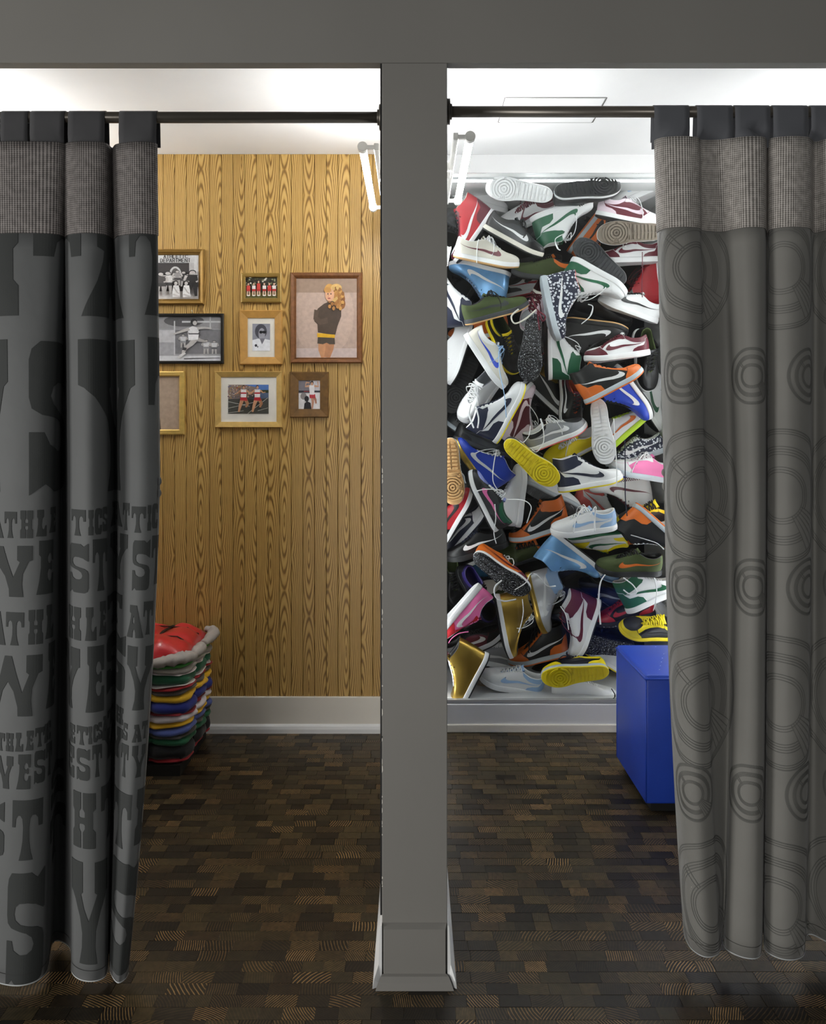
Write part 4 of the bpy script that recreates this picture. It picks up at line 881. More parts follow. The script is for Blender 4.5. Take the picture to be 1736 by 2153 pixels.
TOPS = {'lo': keys([(0, .214, 0, .070), (.1, .213, .005, .070), (.2, .208, .011, .072), (.3, .194, .015, .079), (.4, .172, .018, .089), (.5, .148, .021, .100), (.58, .130, .024, .107), (.66, .106, .030, .100), (.75, .078, .0325, .087), (.85, .042, .030, .084), (.93, .014, .020, .093), (1, .005, 0, .098)]),
        'hi': keys([(0, .214, 0, .070), (.1, .213, .005, .070), (.2, .208, .011, .072), (.3, .192, .016, .082), (.4, .168, .019, .099), (.5, .142, .023, .123), (.58, .118, .028, .147), (.66, .096, .034, .160), (.75, .068, .0365, .155), (.85, .036, .034, .151), (.93, .010, .023, .158), (1, -.002, 0, .162)])}
def S(st_, sd, u, v, off=0.0):
    def base(u, v):
        B = OUT[sd](max(0, min(1, u))); T = TOPS[st_](u); T = Vector((T.x, T.y * sd, T.z))
        n = Vector((B.x - .15, B.y * 2.2, 0)).normalized()
        b0 = Vector((B.x, B.y, .022 + spring(B.x) * .9)) - n * .0035
        w_ = 1 - smoothstep(.22, .68, u); a = 1.12 + 1.0 * w_; b = 1.05 + 1.05 * w_
        fh, fz = v ** a, 1 - (1 - v) ** b
        p = Vector((b0.x + (T.x - b0.x) * fh, b0.y + (T.y - b0.y) * fh, b0.z + (T.z - b0.z) * fz))
        return p + n * (.004 * math.sin(PI * v))
    p = base(u, v)
    if off:
        e = .012; du = base(min(1, u + e), v) - base(max(0, u - e), v); dv = base(u, min(1, v + e)) - base(u, max(0, v - e))
        n = du.cross(dv) * sd
        if n.length > 1e-9: p = p + n.normalized() * off
    p.x -= LEN / 2; return p
def grid_upper(st_, nu=30, nv=9):
    v = []; f = []; us = [i / nu for i in range(nu + 1)]
    ring = [(1, u) for u in us] + [(-1, u) for u in us[-2:0:-1]]; N = len(ring)
    for j in range(nv + 1):
        for sd, u in ring: v.append(S(st_, sd, u, j / nv))
    for j in range(nv):
        for i in range(N): i2 = (i + 1) % N; f.append((j * N + i, j * N + i2, (j + 1) * N + i2, (j + 1) * N + i))
    return v, f
def panel(st_, polys, off, du=.03, dv=.12):
    v = []; f = []
    for sd in (1, -1):
        for q in trap(polys, du, dv):
            k = len(v); v += [S(st_, sd, max(0, min(1, a)), max(0, min(1, b)), off) for a, b in q]; f.append((k, k + 1, k + 2, k + 3) if sd == 1 else (k + 3, k + 2, k + 1, k))
    return v, f
SW = [(.92,.68),(.84,.58),(.75,.48),(.66,.39),(.58,.32),(.50,.255),(.43,.215),(.385,.205),(.35,.225),(.332,.28),(.335,.36),(.352,.45),(.385,.56),(.383,.48),(.392,.42),(.415,.38),(.45,.365),(.50,.38),(.56,.415),(.64,.465),(.75,.54),(.84,.61)]
SWH = [(a, b * .86 - .01) for a, b in SW]
PANELS = {'lo': {'toe_box': [[(0,.42),(.10,.42),(.17,.46),(.235,.60),(.26,.80),(.26,.998),(0,.998)]],
                 'toe_overlay': [[(0,0),(.36,0),(.335,.16),(.285,.34),(.235,.57),(.17,.44),(.10,.40),(0,.40)]],
                 'eyestay': [[(.262,.998),(.262,.80),(.24,.61),(.285,.37),(.31,.50),(.345,.66),(.40,.74),(.52,.765),(.60,.74),(.635,.80),(.625,.998)]],
                 'heel_panel': [[(1,0),(.69,0),(.72,.22),(.78,.37),(.86,.44),(.89,.62),(.905,.80),(1,.83)]],
                 'collar_panel': [[(.63,.998),(.64,.80),(.70,.70),(.78,.66),(.885,.65),(.90,.82),(1,.85),(1,.998)]],
                 'side_logo': [SW]},
          'hi': {'toe_box': [[(0,.42),(.10,.42),(.17,.46),(.235,.60),(.26,.80),(.26,.998),(0,.998)]],
                 'toe_overlay': [[(0,0),(.36,0),(.335,.13),(.285,.30),(.235,.57),(.17,.44),(.10,.40),(0,.40)]],
                 'eyestay': [[(.262,.998),(.262,.80),(.24,.61),(.285,.33),(.33,.48),(.38,.60),(.46,.72),(.56,.80),(.62,.84),(.625,.998)]],
                 'heel_panel': [[(1,0),(.66,0),(.68,.20),(.74,.31),(.85,.36),(.89,.50),(.905,.58),(1,.60)]],
                 'collar_panel': [[(.63,.998),(.625,.84),(.56,.78),(.60,.66),(.70,.58),(.80,.56),(.88,.54),(.905,.60),(1,.62),(1,.998)]],
                 'side_logo': [SWH]}}
def loop_outline(grow, zf, n=36):
    out = []
    for sd, rng in ((1, range(n + 1)), (-1, range(n - 1, 0, -1))):
        for i in rng:
            p = OUT[sd](i / n); nn_ = Vector((p.x - .15, p.y * 2.2, 0)).normalized(); q = p + nn_ * grow
            out.append(Vector((q.x - LEN / 2, q.y, zf(p.x))))
    return out
def rings(rs, cap0=False, cap1=False):
    v = []; f = []; N = len(rs[0])
    for r in rs: v += r
    for j in range(len(rs) - 1):
        for i in range(N): i2 = (i + 1) % N; f.append((j * N + i, j * N + i2, (j + 1) * N + i2, (j + 1) * N + i))
    if cap0: f.append(tuple(range(N))[::-1])
    if cap1: f.append(tuple((len(rs) - 1) * N + i for i in range(N)))
    return v, f
def inside(x, y, mrg=.006):
    if not .008 < x < .292: return False
    best = [min((abs(OUT[sd](k / 40).x - x), abs(OUT[sd](k / 40).y)) for k in range(41))[1] for sd in (1, -1)]
    return -best[1] + mrg < y < best[0] - mrg
def ridge(path, wd, h=.005):
    v = []; f = []; n = len(path)
    for i, p in enumerate(path):
        a, b = path[max(0, i - 1)], path[min(n - 1, i + 1)]; dx, dy = b[0] - a[0], b[1] - a[1]; L = math.hypot(dx, dy) or 1; nx, ny = -dy / L * wd / 2, dx / L * wd / 2
        z = spring(p[0])
        for (k, zz) in ((-1, 0), (-.94, -h), (.94, -h), (1, 0)): v.append((p[0] + nx * k - LEN / 2, p[1] + ny * k, z + zz))
    for i in range(n - 1):
        for k in range(3): f.append((4 * i + k, 4 * i + k + 1, 4 * i + 5 + k, 4 * i + 4 + k))
    return v, f
def tread():
    parts = []; cx_, cy_ = .222, .002
    def runs(path, wd):
        cur = []
        for p in path:
            if inside(*p): cur.append(p)
            else:
                if len(cur) > 2: parts.append(ridge(cur, wd))
                cur = []
        if len(cur) > 2: parts.append(ridge(cur, wd))
    for k in range(1, 6):
        r = .0125 * k - .004; n = max(14, int(r * 2 * PI / .006)); fan = (.0 if k < 3 else .34)
        runs([(cx_ + r * math.cos(a), cy_ + r * math.sin(a)) for a in [-PI / 2 + fan + (2 * PI - 2 * fan) * i / n for i in range(n + 1)]], .0082)
    for q in (-.30, -.1, .1, .30): runs([(cx_ + t * math.sin(q), cy_ - t * math.cos(q)) for t in [.018 + .004 * i for i in range(9)]], .0042)
    for x in [.020 + .0165 * i for i in range(8)]:
        for s in (1, -1): runs([(x + .002 * math.sin(t * 60), s * t) for t in [.003 + .0042 * i for i in range(10)]], .0115)
    for x in (.158, .168): runs([(x - .0, y) for y in [-.05 + .005 * i for i in range(21)]], .005)
    return merge(parts)
def lining(st_):
    n = 30; us = [i / n for i in range(n + 1)]; ring = [(1, u) for u in us] + [(-1, u) for u in us[-2:0:-1]]
    R = [[], [], [], [], []]
    for sd, u in ring:
        T = TOPS[st_](u); t = Vector((T.x - LEN / 2, T.y * sd, T.z)); B = OUT[sd](u)
        c = Vector(((.10 if u > .6 else t.x + LEN / 2 - .01) - LEN / 2, 0, t.z)); dirn = Vector((c.x - t.x, -t.y, 0)); L = dirn.length; dirn = dirn / L if L > 1e-6 else Vector((-1, 0, 0))
        k = min(.006, L * .45); pad = smoothstep(.55, .7, u)
        R[0].append(t); R[1].append(t + dirn * k * .4 + Vector((0, 0, .0025 * pad))); R[2].append(t + dirn * k + Vector((0, 0, -.001)))
        R[3].append(t + dirn * min(k * 1.3, L * .6) + Vector((0, 0, -.016)))
        bx = min(B.x, .235); R[4].append(Vector((.11 + (bx - .11) * .86 - LEN / 2, B.y * .72, .032)))
    return rings(R, cap1=True)
def tongue(st_):
    C = [(.214, .068), (.19, .079), (.165, .091), (.145, .102), (.128, .113), (.116, .124)] if st_ == 'lo' else [(.214, .068), (.19, .080), (.165, .099), (.145, .121), (.122, .147), (.104, .172)]
    v = []; f = []; n = 8
    for i, (x, z) in enumerate(C):
        hw = .010 + .017 * (i / 5) ** .7
        for k in range(n + 1):
            t = k / n * 2 - 1; v.append((x - LEN / 2 - .006 * t * t * (i / 5), hw * t, z - .007 * t * t - .001))
    for i in range(len(C) - 1):
        for k in range(n): q = i * (n + 1) + k; f.append((q, q + 1, q + n + 2, q + n + 1))
    k0 = len(v); v += [(a - .004, b * .96, c - .006) for a, b, c in v]
    f += [tuple(k0 + j for j in q[::-1]) for q in list(f)]
    e = (len(C) - 1) * (n + 1)
    f += [(e + k, e + k + 1, k0 + e + k + 1, k0 + e + k) for k in range(n)]
    return v, f
def laces(st_, bow, rs):
    parts = []; nrow = 5 if st_ == 'lo' else 7; rng = random.Random(rs)
    for i in range(nrow):
        u = .25 + (.56 - .25) * i / (nrow - 1); T = TOPS[st_](u); T2 = TOPS[st_](min(.6, u + .045))
        y = T.y + .007; 
        for s in (1, -1):
            pts = [(T.x - LEN / 2, -s * y, T.z - .001), (T.x - LEN / 2, -s * T.y * .7, T.z + .005), ((T.x + T2.x) / 2 - LEN / 2, 0, (T.z + T2.z) / 2 + .0065 + .001 * s), (T2.x - LEN / 2, s * T2.y * .7, T2.z + .005), (T2.x - LEN / 2, s * (T2.y + .007), T2.z - .001)]
            parts.append(tube(crom(pts, 2), .0036, 5, .5))
    T = TOPS[st_](.57); c = Vector((T.x - LEN / 2, 0, T.z + .008))
    if bow:
        for s in (1, -1):
            l = rng.uniform(.03, .055); a = rng.uniform(-.02, .02)
            parts.append(tube(crom([c, c + Vector((.006 + a, s * l * .5, .012)), c + Vector((.012 + a, s * l, -.002)), c + Vector((.016 + a, s * l * .9, -.016)), c + Vector((.004, s * l * .4, .002)), c], 4), .0030, 5, .6))
            l = rng.uniform(.05, .10)
            parts.append(tube(crom([c, c + Vector((.02, s * .02, .006)), c + Vector((.03 + a, s * .042, -.01)), c + Vector((.04 + 2 * a, s * .05, -.02 - l * .4)), c + Vector((.035 + 3 * a, s * .056, -.02 - l * .8))], 4), .0030, 5, .6))
    return merge(parts)
def me(name, vf, smooth=True, weld=True):
    m_ = bpy.data.meshes.new(name); m_.from_pydata([tuple(q) for q in vf[0]], [], vf[1])
    bm = bmesh.new(); bm.from_mesh(m_)
    if weld: bmesh.ops.remove_doubles(bm, verts=bm.verts, dist=1e-5)
    if weld is True and name not in ('laces', 'tread'): bmesh.ops.recalc_face_normals(bm, faces=bm.faces)
    bm.to_mesh(m_); bm.free()
    if smooth:
        for p in m_.polygons: p.use_smooth = True
    m_.materials.append(None); return m_
SHOE = {}
zbot = lambda x: spring(x)
outs = me('outsole', rings([loop_outline(-.001, lambda x: spring(x)), loop_outline(.0015, lambda x: spring(x) + .0012), loop_outline(.0022, lambda x: spring(x) + .0068)], cap0=True), False)
mids = me('midsole', rings([loop_outline(.0022, lambda x: spring(x) + .0068), loop_outline(.003, lambda x: spring(x) + .012), loop_outline(.0016, lambda x: spring(x) * .95 + .022), loop_outline(.0004, lambda x: spring(x) * .92 + .0262), loop_outline(-.0045, lambda x: spring(x) * .9 + .0262)]))
trd = me('tread', tread(), False, False)
for s_ in ('lo', 'hi'):
    SHOE[s_] = {'upper': me('upper', grid_upper(s_)), 'lining': me('lining', lining(s_)), 'tongue': me('tongue', tongue(s_)), 'outsole': outs, 'midsole': mids}
    for k in PANELS[s_]: SHOE[s_][k] = me(k, panel(s_, PANELS[s_][k], .0019 if k == 'side_logo' else .0011))
    SHOE[s_]['laces'] = [me('laces', laces(s_, b, k), True, False) for k, b in enumerate((False, True, True, True))]
COLS = dict(W='ebebec', N='22273d', K='151517', G='1f5c3f', O='d4691f', B='2443b6', b='9dbde2', R='b3202b', M='5f1627', Y='ecd512', o='434f29', g='94969a', D='37393c', C='ddd8cc', P='e673ab', p='e6d2dd', L='98a0dc', T='c09763', U='2a1f5e', l='bfe033', t='20506e', A='dc655e', r='a9431f', e='b9c2c9', n='141a36', v='7d7164')
def shoe_mat(ch, part):
    key = ('shoe', ch, part in ('outsole', 'tread', 'midsole'), part == 'laces')
    if key in MATS: return MATS[key]
    if ch == 'd': m_ = plain('c9a650', .28, .85, var=.1)
    elif ch == 's': m_ = plain('79aee0', .3, .25, var=.16, vscale=14)
    elif ch == 'h': m_ = plain('c3c5ca', .35, .3, var=.1)
    elif ch in 'FSq':
        m_, n, l, b = new_mat({'F': 'flower_print', 'S': 'speckled_rubber', 'q': 'checker_print'}[ch]); tc = nd(n, 'ShaderNodeTexCoord')
        if ch == 'F':
            vo = nd(n, 'ShaderNodeTexVoronoi'); vo.inputs['Scale'].default_value = 80; l.new(tc.outputs['Object'], vo.inputs['Vector'])
            l.new(ramp(n, l, vo.outputs['Distance'], [(.0, lin('22273d')), (.12, lin('22273d')), (.14, lin('e2e4ea')), (.40, lin('e2e4ea')), (.44, lin('22273d'))]), b.inputs['Base Color'])
        elif ch == 'S':
            vo = nd(n, 'ShaderNodeTexNoise'); vo.inputs['Scale'].default_value = 240; vo.inputs['Detail'].default_value = 1; l.new(tc.outputs['Object'], vo.inputs['Vector'])
            l.new(ramp(n, l, vo.outputs[0], [(.0, lin('141418')), (.62, lin('17171c')), (.68, lin('dfe3ea'))]), b.inputs['Base Color'])
        else:
            ck = nd(n, 'ShaderNodeTexChecker'); ck.inputs['Scale'].default_value = 190; ck.inputs[1].default_value = (*lin('6a1a34'), 1); ck.inputs[2].default_value = (*lin('eeeeee'), 1); l.new(tc.outputs['Object'], ck.inputs['Vector']); l.new(ck.outputs[0], b.inputs['Base Color'])
        b.inputs['Roughness'].default_value = .55
    else:
        r = .55 if part in ('outsole', 'tread', 'midsole') else (.8 if part == 'laces' or ch in 'oCvr' else .42)
        m_ = plain(COLS[ch], r, bump=.08 if r < .5 else .15, bscale=400, var=.06)
    MATS[key] = m_; return m_
ORDER = ('upper', 'toe_box', 'toe_overlay', 'heel_panel', 'collar_panel', 'side_logo', 'midsole', 'outsole', 'laces', 'lining')
NSH = [0]; PLACED = []
def hit(A, B):
    ca, Ra, ea = A; cb, Rb, eb = B; t = cb - ca
    if t.length > ea.length + eb.length: return False
    ax = [Ra.col[i] for i in range(3)]; bx = [Rb.col[i] for i in range(3)]
    for L in ax + bx + [p.cross(q) for p in ax for q in bx]:
        l2 = L.length
        if l2 < 1e-5: continue
        if abs(t.dot(L)) > sum(ea[i] * abs(ax[i].dot(L)) for i in range(3)) + sum(eb[i] * abs(bx[i].dot(L)) for i in range(3)): return False
    return True
def sneaker(label, px, py, ang, m, roll, pitch, lay, hi, sch, lace=None, group='sneakers heaped behind the glass'):
    """ang: direction of the toe in the picture plane (deg, 0 = right); m: +1 the shoe's top is 90 deg anticlockwise of the toe, -1 clockwise;
    roll: + turns the sole to the glass, - turns the opening to the glass; lay: how deep in the heap"""
    NSH[0] += 1; k = NSH[0]; st_ = 'hi' if hi else 'lo'
    a, r, p = math.radians(ang), math.radians(roll), math.radians(pitch)
    N = Vector((0, -1, 0)); T = Vector((math.cos(a), 0, math.sin(a))); U0 = Vector((-math.sin(a), 0, math.cos(a))) * m
    T2 = T * math.cos(p) + N * math.sin(p); N2 = N * math.cos(p) - T * math.sin(p)
    U = U0 * math.cos(r) - N2 * math.sin(r); Yv = U.cross(T2)
    hmid = .078 if hi else .05; R = Matrix((T2, Yv, U)).transposed()
    # two rough boxes (forefoot and heel) say how far back the shoe must lie so that it only touches its neighbours
    bx = [(Vector((0, 0, .038)), Vector((.145, .048, .034))), (Vector((-.075, 0, .085 if hi else .072)), Vector((.062, .030, .066 if hi else .024)))]
    def boxes(d_):
        o_ = P(px, py, d_) - U * hmid; return [(o_ + R @ c_, R, e_) for c_, e_ in bx]
    d = 3.40
    while min(c_.y - sum(abs(R[1][k_]) * e_[k_] for k_ in range(3)) for c_, _, e_ in boxes(d)) < DB + .034: d += .004
    d = max(d, 3.84) if lay > 4 else d + lay * .04
    d0 = d; near = [q for q in PLACED if (q[0][0] - boxes(d)[0][0]).xz.length < .34]
    while d < 4.06 and any(hit(A, B) for q in near for A in q for B in boxes(d)): d += .010
    if d >= 4.06:
        if lay > 4: return None
        d = d0 + min(.4, lay * .09)
    PLACED.append(boxes(d))
    M = R.to_4x4(); M.translation = P(px, py, d) - U * hmid
    t = empty('sneaker'); t.matrix_world = M; tag(t, label, 'sneaker', group)
    for nm, ch in zip(ORDER, sch):
        src = SHOE[st_][nm]
        if nm == 'laces': src = src[(k % 4) if lace is None else lace]
        o = bpy.data.objects.new(nm, src); COL.objects.link(o); o.parent = t
        o.material_slots[0].link = 'OBJECT'; o.material_slots[0].material = shoe_mat(ch, nm)
    for nm, ch in (('eyestay', sch[2]), ('tongue', sch[4] if sch[4] != sch[9] else sch[1])):
        o = bpy.data.objects.new(nm, SHOE[st_][nm]); COL.objects.link(o); o.parent = t
        o.material_slots[0].link = 'OBJECT'; o.material_slots[0].material = shoe_mat(ch, nm)
    if roll > 15:
        sole = [o for o in t.children if o.name.startswith('outsole')][0]
        o = bpy.data.objects.new('tread', trd); COL.objects.link(o); o.parent = sole
        o.material_slots[0].link = 'OBJECT'; o.material_slots[0].material = shoe_mat(sch[7], 'tread')
    return t
def lace_end(t, pts, ch, wd=.0036):
    """a long loose lace of shoe t, running down the face of the heap; pts: (px, py, depth)"""
    Mi = t.matrix_world.inverted(); q = [Mi @ P(a, b, d) for a, b, d in crom_px(pts)]
    v, f = tube(q, wd, 6, .5); mesh('loose_lace', v, f, t, shoe_mat(ch, 'laces'), True)
def crom_px(pts): return [tuple(p) for p in crom(pts, 5)]
#  scheme letters: quarter, toe box, overlays, heel, collar, side logo, midsole, outsole, laces, lining
SH = [
('white sneaker at the top left, half behind the glowing lamp', 1008, 415, -20, 1, 0, 0, 3.2, 0, 'WWWWWWWWWW'),
('white sole of a sneaker lying on top of the heap', 1090, 402, 172, -1, 72, 0, 0.45, 0, 'WWWWWWWWWW'),
('black sole with white sidewall on top of the heap', 1232, 405, 8, -1, 74, 0, 0.3, 0, 'KKKKKKWKKK'),
('white and pale blue sneaker at the top right corner', 1338, 402, 205, -1, 10, 0, 2.0, 0, 'WWWbWbWWWW'),
('pale pink and burgundy low sneaker at the top right', 1322, 447, -12, 1, -8, 0, 1.4, 0, 'MWppppWKWW'),
('maroon and white high sneaker by the column near the lamp', 976, 482, 236, -1, 0, 0, 1.2, 1, 'RWMMRWWKKC'),
('black low sneaker with white logo and cream sole', 1085, 495, -29, 1, -12, 0, .4, 0, 'DDKKKWCKKK'),
('white low sneaker with burgundy laces behind the black one', 1110, 447, 198, -1, -45, 0, 2.6, 0, 'WWWMMMWKMM', 1),
('white and green high sneaker lying sole up near the top', 1188, 468, 19, -1, 0, 0, 0.5, 1, 'WWWGGGWWWW', 1),
('orange and black sneaker with grey sole behind the green one', 1246, 488, 52, -1, 0, 0, 3.0, 0, 'OOKOKKeOKK'),
('brown speckled ringed sole at the upper right', 1322, 492, 182, -1, 82, 0, 1.0, 0, 'CCCCCCWvWW'),
('cream suede low sneaker with burgundy logo and white laces', 1025, 533, -12, 1, -10, 0, .2, 0, 'CCCCCMWTWW', 1),
('olive low sneaker with orange heel tab below the black one', 1143, 565, 175, -1, -18, 0, 0.6, 0, 'ooooOoDKKK', 0),
('burgundy and white low sneaker under the brown ringed sole', 1320, 534, 183, -1, 0, 0, 1.5, 0, 'WWMMMMWWMW', 0),
('dark slate sole turned to the glass in the upper right', 1260, 551, 140, -1, 74, 0, 0.9, 0, 'DDDDDDWDDD'),
('red and white sneaker beside the right curtain', 1355, 583, 100, 1, 0, 0, 2.2, 1, 'RWRRRRWWMW'),
('light blue satin high sneaker upside down by the column', 1003, 590, 167, 1, 0, 0, 1.2, 1, 'sssssWWKbK', 0),
('black low sneaker with red logo on white side', 1119, 598, 12, 1, 0, 0, 1.7, 0, 'WKKKKRWRKK', 0),
('white and navy sneaker standing on its heel by the column', 948, 620, 100, -1, 0, 0, .6, 1, 'WWWNNNWWNW', 0),
('black sneaker behind the light blue satin one', 975, 600, 60, 1, -30, 0, 2.2, 0, 'KKKKKKKKKK', 1),
('olive low sneaker with black logo and black sole', 1040, 645, 15, 1, -10, 0, .3, 0, 'oooooDDTKK', 1),
('flower print sneaker standing toe down, pale sole to the left', 1183, 643, 281, 1, 0, 0, 0.15, 1, 'FFFFFWeeWA', 0),
('green and white high sneaker lying upside down, laces trailing', 1245, 604, -31, -1, 0, 0, 0.4, 1, 'WWWGGGWWWW', 1),
('grey sneaker with thick burgundy laces in the upper middle', 1128, 635, 245, -1, -70, 0, 1.6, 0, 'pgppCpWKMM', 1),
('white sneaker with thin black logo by the right curtain', 1325, 640, 161, -1, -6, 0, 1.0, 0, 'WWWWWKWWKW', 0),
('plain white sneaker pointing down beside the column', 956, 742, 252, -1, 0, 0, .7, 0, 'WWWWWWWKWW', 0),
('orange satin sneaker peeping out behind the olive one', 1004, 690, 190, -1, -20, 0, 2.4, 0, 'OOOOOOWOOO', 0),
('pale grey sneaker with blue logo pointing down', 1030, 752, -57, 1, -6, 0, .3, 0, 'CWCCWBWWbW', 1),
('black and yellow sneaker seen into its opening', 1062, 722, -66, 1, -74, 0, 1.7, 0, 'KKKKYKYYKo', 0),
('speckled black sole standing toe down in the middle', 1117, 733, -95, 1, 84, 0, .2, 0, 'rrrrrrSSMW', 1),
('white and green high sneaker standing toe up in the middle', 1180, 730, 92, -1, 0, 0, 0.3, 1, 'WWWGGGWKWW', 1),
('black high sneaker upside down with gum outsole', 1250, 710, -8, -1, 0, 0, 2.0, 1, 'KKKKKWKTKK', 0),
('burgundy and white low sneaker right of the black gum one', 1295, 734, 188, -1, 0, 0, 1.3, 0, 'WWMMMMWWMM', 0),
('black sneaker with olive insole seen from above by the curtain', 1358, 756, -82, 1, -78, 0, 1.2, 0, 'KKKKKKWKKo', 0),
('orange and black high sneaker with grey midsole, toe up', 1277, 788, 28, 1, 0, 0, 0.15, 1, 'KOOOKWeOKK', 0),
('black ringed sole beside the column', 968, 808, 245, -1, 84, 0, 1.0, 0, 'KKKKKKKKKK'),
('white low sneaker seen into its grey lined opening', 1006, 828, 232, -1, -58, 0, .9, 0, 'WWWWWWWWWg', 1),
('white and navy high sneaker with yellow outsole, toe up', 1047, 856, 62, 1, 0, 0, .4, 1, 'WWWNNNWYNW', 0),
('pale pink and burgundy high sneaker with black sole', 1100, 872, 58, -1, 0, 0, 1.0, 1, 'MpppppWKWW', 1),
('gold and black high sneaker with a white sidewall', 1165, 828, -44, 1, 0, 0, 1.9, 1, 'KKKKdWWKKK', 0),
('burgundy lined black sneaker opened towards the glass', 1202, 842, -86, 1, -68, 0, 1.2, 0, 'KKKMMWWKKr', 0),
('white ringed sole standing toe down right of the middle', 1264, 907, -82, 1, 82, 0, .3, 0, 'WWWWWWWWWW'),
('royal blue high sneaker with white logo and black sole', 1311, 838, -55, -1, 0, 0, 0.7, 1, 'BBBBBWWKKK', 0),
('white sneaker with green logo and black outsole by the curtain', 1374, 840, -62, 1, 0, 0, 1.5, 1, 'WWWWWGWKWW', 0),
('white sneaker with orange stripe and lime green sole', 1312, 893, 42, 1, 0, 0, 1.3, 0, 'WWWWWOlllW', 0),
('black speckled low sneaker with grey sidewall by the column', 996, 912, -35, 1, 0, 0, 1.4, 0, 'SSSDDDeKKK', 0),
('royal blue high sneaker with gold sole and white logo', 1014, 966, 126, -1, 0, 0, .8, 1, 'BBBBBWddWW', 1),
('tan gum sole standing beside the column', 952, 990, -86, 1, 82, 0, .5, 0, 'WWWWWWWTWW'),
('bright yellow sole lying across the middle of the heap', 1117, 968, -39, 1, 78, 0, 0, 0, 'YYYKYKeYKW'),
('grey low sneaker with white laces and red outsole', 1166, 906, 22, 1, -14, 0, .7, 0, 'gDggKWWAWW', 1),
('yellow low sneaker with white laces, opening to the right', 1200, 938, 205, -1, -42, 0, 1.6, 0, 'YYYYYYWYWW', 1),
('navy and white high sneaker with yellow outsole', 1236, 990, 10, 1, 0, 0, 0.3, 1, 'WWWNNNWYNW', 0),
('flower print low sneaker with white logo, sole level', 1332, 948, 197, -1, 0, 0, .9, 0, 'FFFFFWeeWW', 0),
('white and pink low sneaker beside the right curtain', 1349, 983, 170, -1, -8, 0, .6, 0, 'PWWPPPeeWW', 1),
('white high sneaker upside down with checkered sidewall', 1303, 1035, 187, 1, 0, 0, 0.6, 1, 'WWWWWMqBMW', 0),
('white sneaker with grey speckled sole in the middle', 1163, 1037, -28, 1, 38, 0, 1.2, 0, 'WWWWWWegWW', 0),
('white sneaker standing upright behind the loose white laces', 1080, 1040, 84, 1, 0, 0, 1.5, 0, 'WWWWWWWWWW', 0),
('black and lavender sneaker with green collar and white laces', 1027, 1048, 116, -1, -10, 0, .4, 0, 'DLKKGPWKWG', 1),
('navy and white striped sneaker beside the column', 972, 1108, 50, 1, 0, 0, 1.5, 0, 'NNWNNWWNWN', 0),
('red and black sneaker at the column edge', 950, 1082, 60, 1, 0, 0, 2.4, 0, 'RKRKKKWKKK', 0),
('orange and black high sneaker with white logo, toe to the left', 1127, 1094, 197, -1, 0, 0, 0.2, 1, 'KKOOOWeOKK', 0),
('white low sneaker with pale blue heel and logo', 1226, 1098, 187, -1, -10, 0, 0.1, 0, 'WWWbbbWWWW', 1),
('navy, white and salmon high sneaker behind the pale blue one', 1268, 1062, -28, 1, 0, 0, 1.5, 1, 'WWWAAAWNNW', 0),
('green soled yellow and white sneaker lying upside down', 1258, 1135, 185, 1, 24, 0, 1.0, 0, 'WWYYYGWGGW', 0),
('yellow and black sneaker by the curtain edge', 1362, 1082, 190, -1, -35, 0, 1.4, 0, 'KKYYYKeeKK', 0),
('orange and black high sneaker by the right curtain', 1366, 1128, -42, -1, 0, 0, .8, 1, 'KOKOKKeOWK', 0),
('black suede low sneaker with white logo by the column', 998, 1146, 196, -1, 0, 0, .4, 0, 'KKKKKWKKNK', 0),
('olive low sneaker with orange heel seen into its opening', 1110, 1153, 190, -1, -48, 0, 1.2, 0, 'ooooOoDKKK', 0),
('speckled black sole with orange upper behind it', 1057, 1197, -37, 1, 62, 0, 0.05, 0, 'OOMOOMWSWW', 1),
('teal blue sneaker behind the speckled sole', 1005, 1192, 200, 1, 0, 0, 1.8, 0, 'ttttttWKKK', 0),
('light blue satin high sneaker lying sole up with white logo', 1198, 1183, -38, -1, 0, 0, 0.12, 1, 'sssssWWKbK', 0),
('olive low sneaker with black laces right of the satin one', 1322, 1184, 178, -1, -12, 0, 0.15, 0, 'oooooOKKKK', 0),
('dark green and white high sneaker beside the curtain', 1366, 1230, 25, 1, 0, 0, .9, 1, 'WWWGGGWWWW', 0),
('black sneaker with mint lining and white laces', 1306, 1226, -22, 1, -66, 0, 1.6, 0, 'KKKKKKKKWb', 1),
('black sneaker with olive insole at the column edge', 950, 1214, -80, 1, -76, 0, 1.5, 0, 'KKKKKKKKKo', 0),
('black and purple sneaker seen into its opening', 1004, 1248, -62, 1, -64, 0, 1.0, 0, 'KKUKUUKKKU', 0),
('silver grey high sneaker with gold sole, toe down', 1152, 1262, -76, 1, -8, 0, 0.2, 1, 'hhhhbWddWb', 1),
('cream collared olive sneaker behind the speckled sole', 1068, 1243, 170, -1, -52, 0, 1.6, 0, 'oCooCCWKWC', 1),
('navy and purple low sneaker lying upside down', 1276, 1246, 168, 1, 10, 0, 1.5, 0, 'nUnngenngn', 0),
('red and black low sneaker with speckled black sole', 1309, 1286, 192, -1, 0, 0, .9, 0, 'KRRRRRKSRK', 0),
('metallic gold high sneaker with black toe and white sidewall', 1084, 1312, -80, 1, 0, 0, 0.18, 1, 'dKddddWKWK', 1),
('pink, red and white sneaker beside the column', 976, 1292, 229, 1, 0, 0, .8, 0, 'PWRPPWWWPW', 0),
('black and burgundy low sneaker with white sidewall, toe up', 995, 1348, 28, 1, -6, 0, 0.2, 0, 'MKKMKWWKKK', 0),
('burgundy and white high sneaker standing toe down', 1210, 1314, 250, -1, 0, 0, 0.35, 1, 'WWWMMMWKMW', 1),
('glittering black sole left of the blue ottoman', 1268, 1350, 172, -1, 72, 0, .7, 0, 'KKKKKKKSKK'),
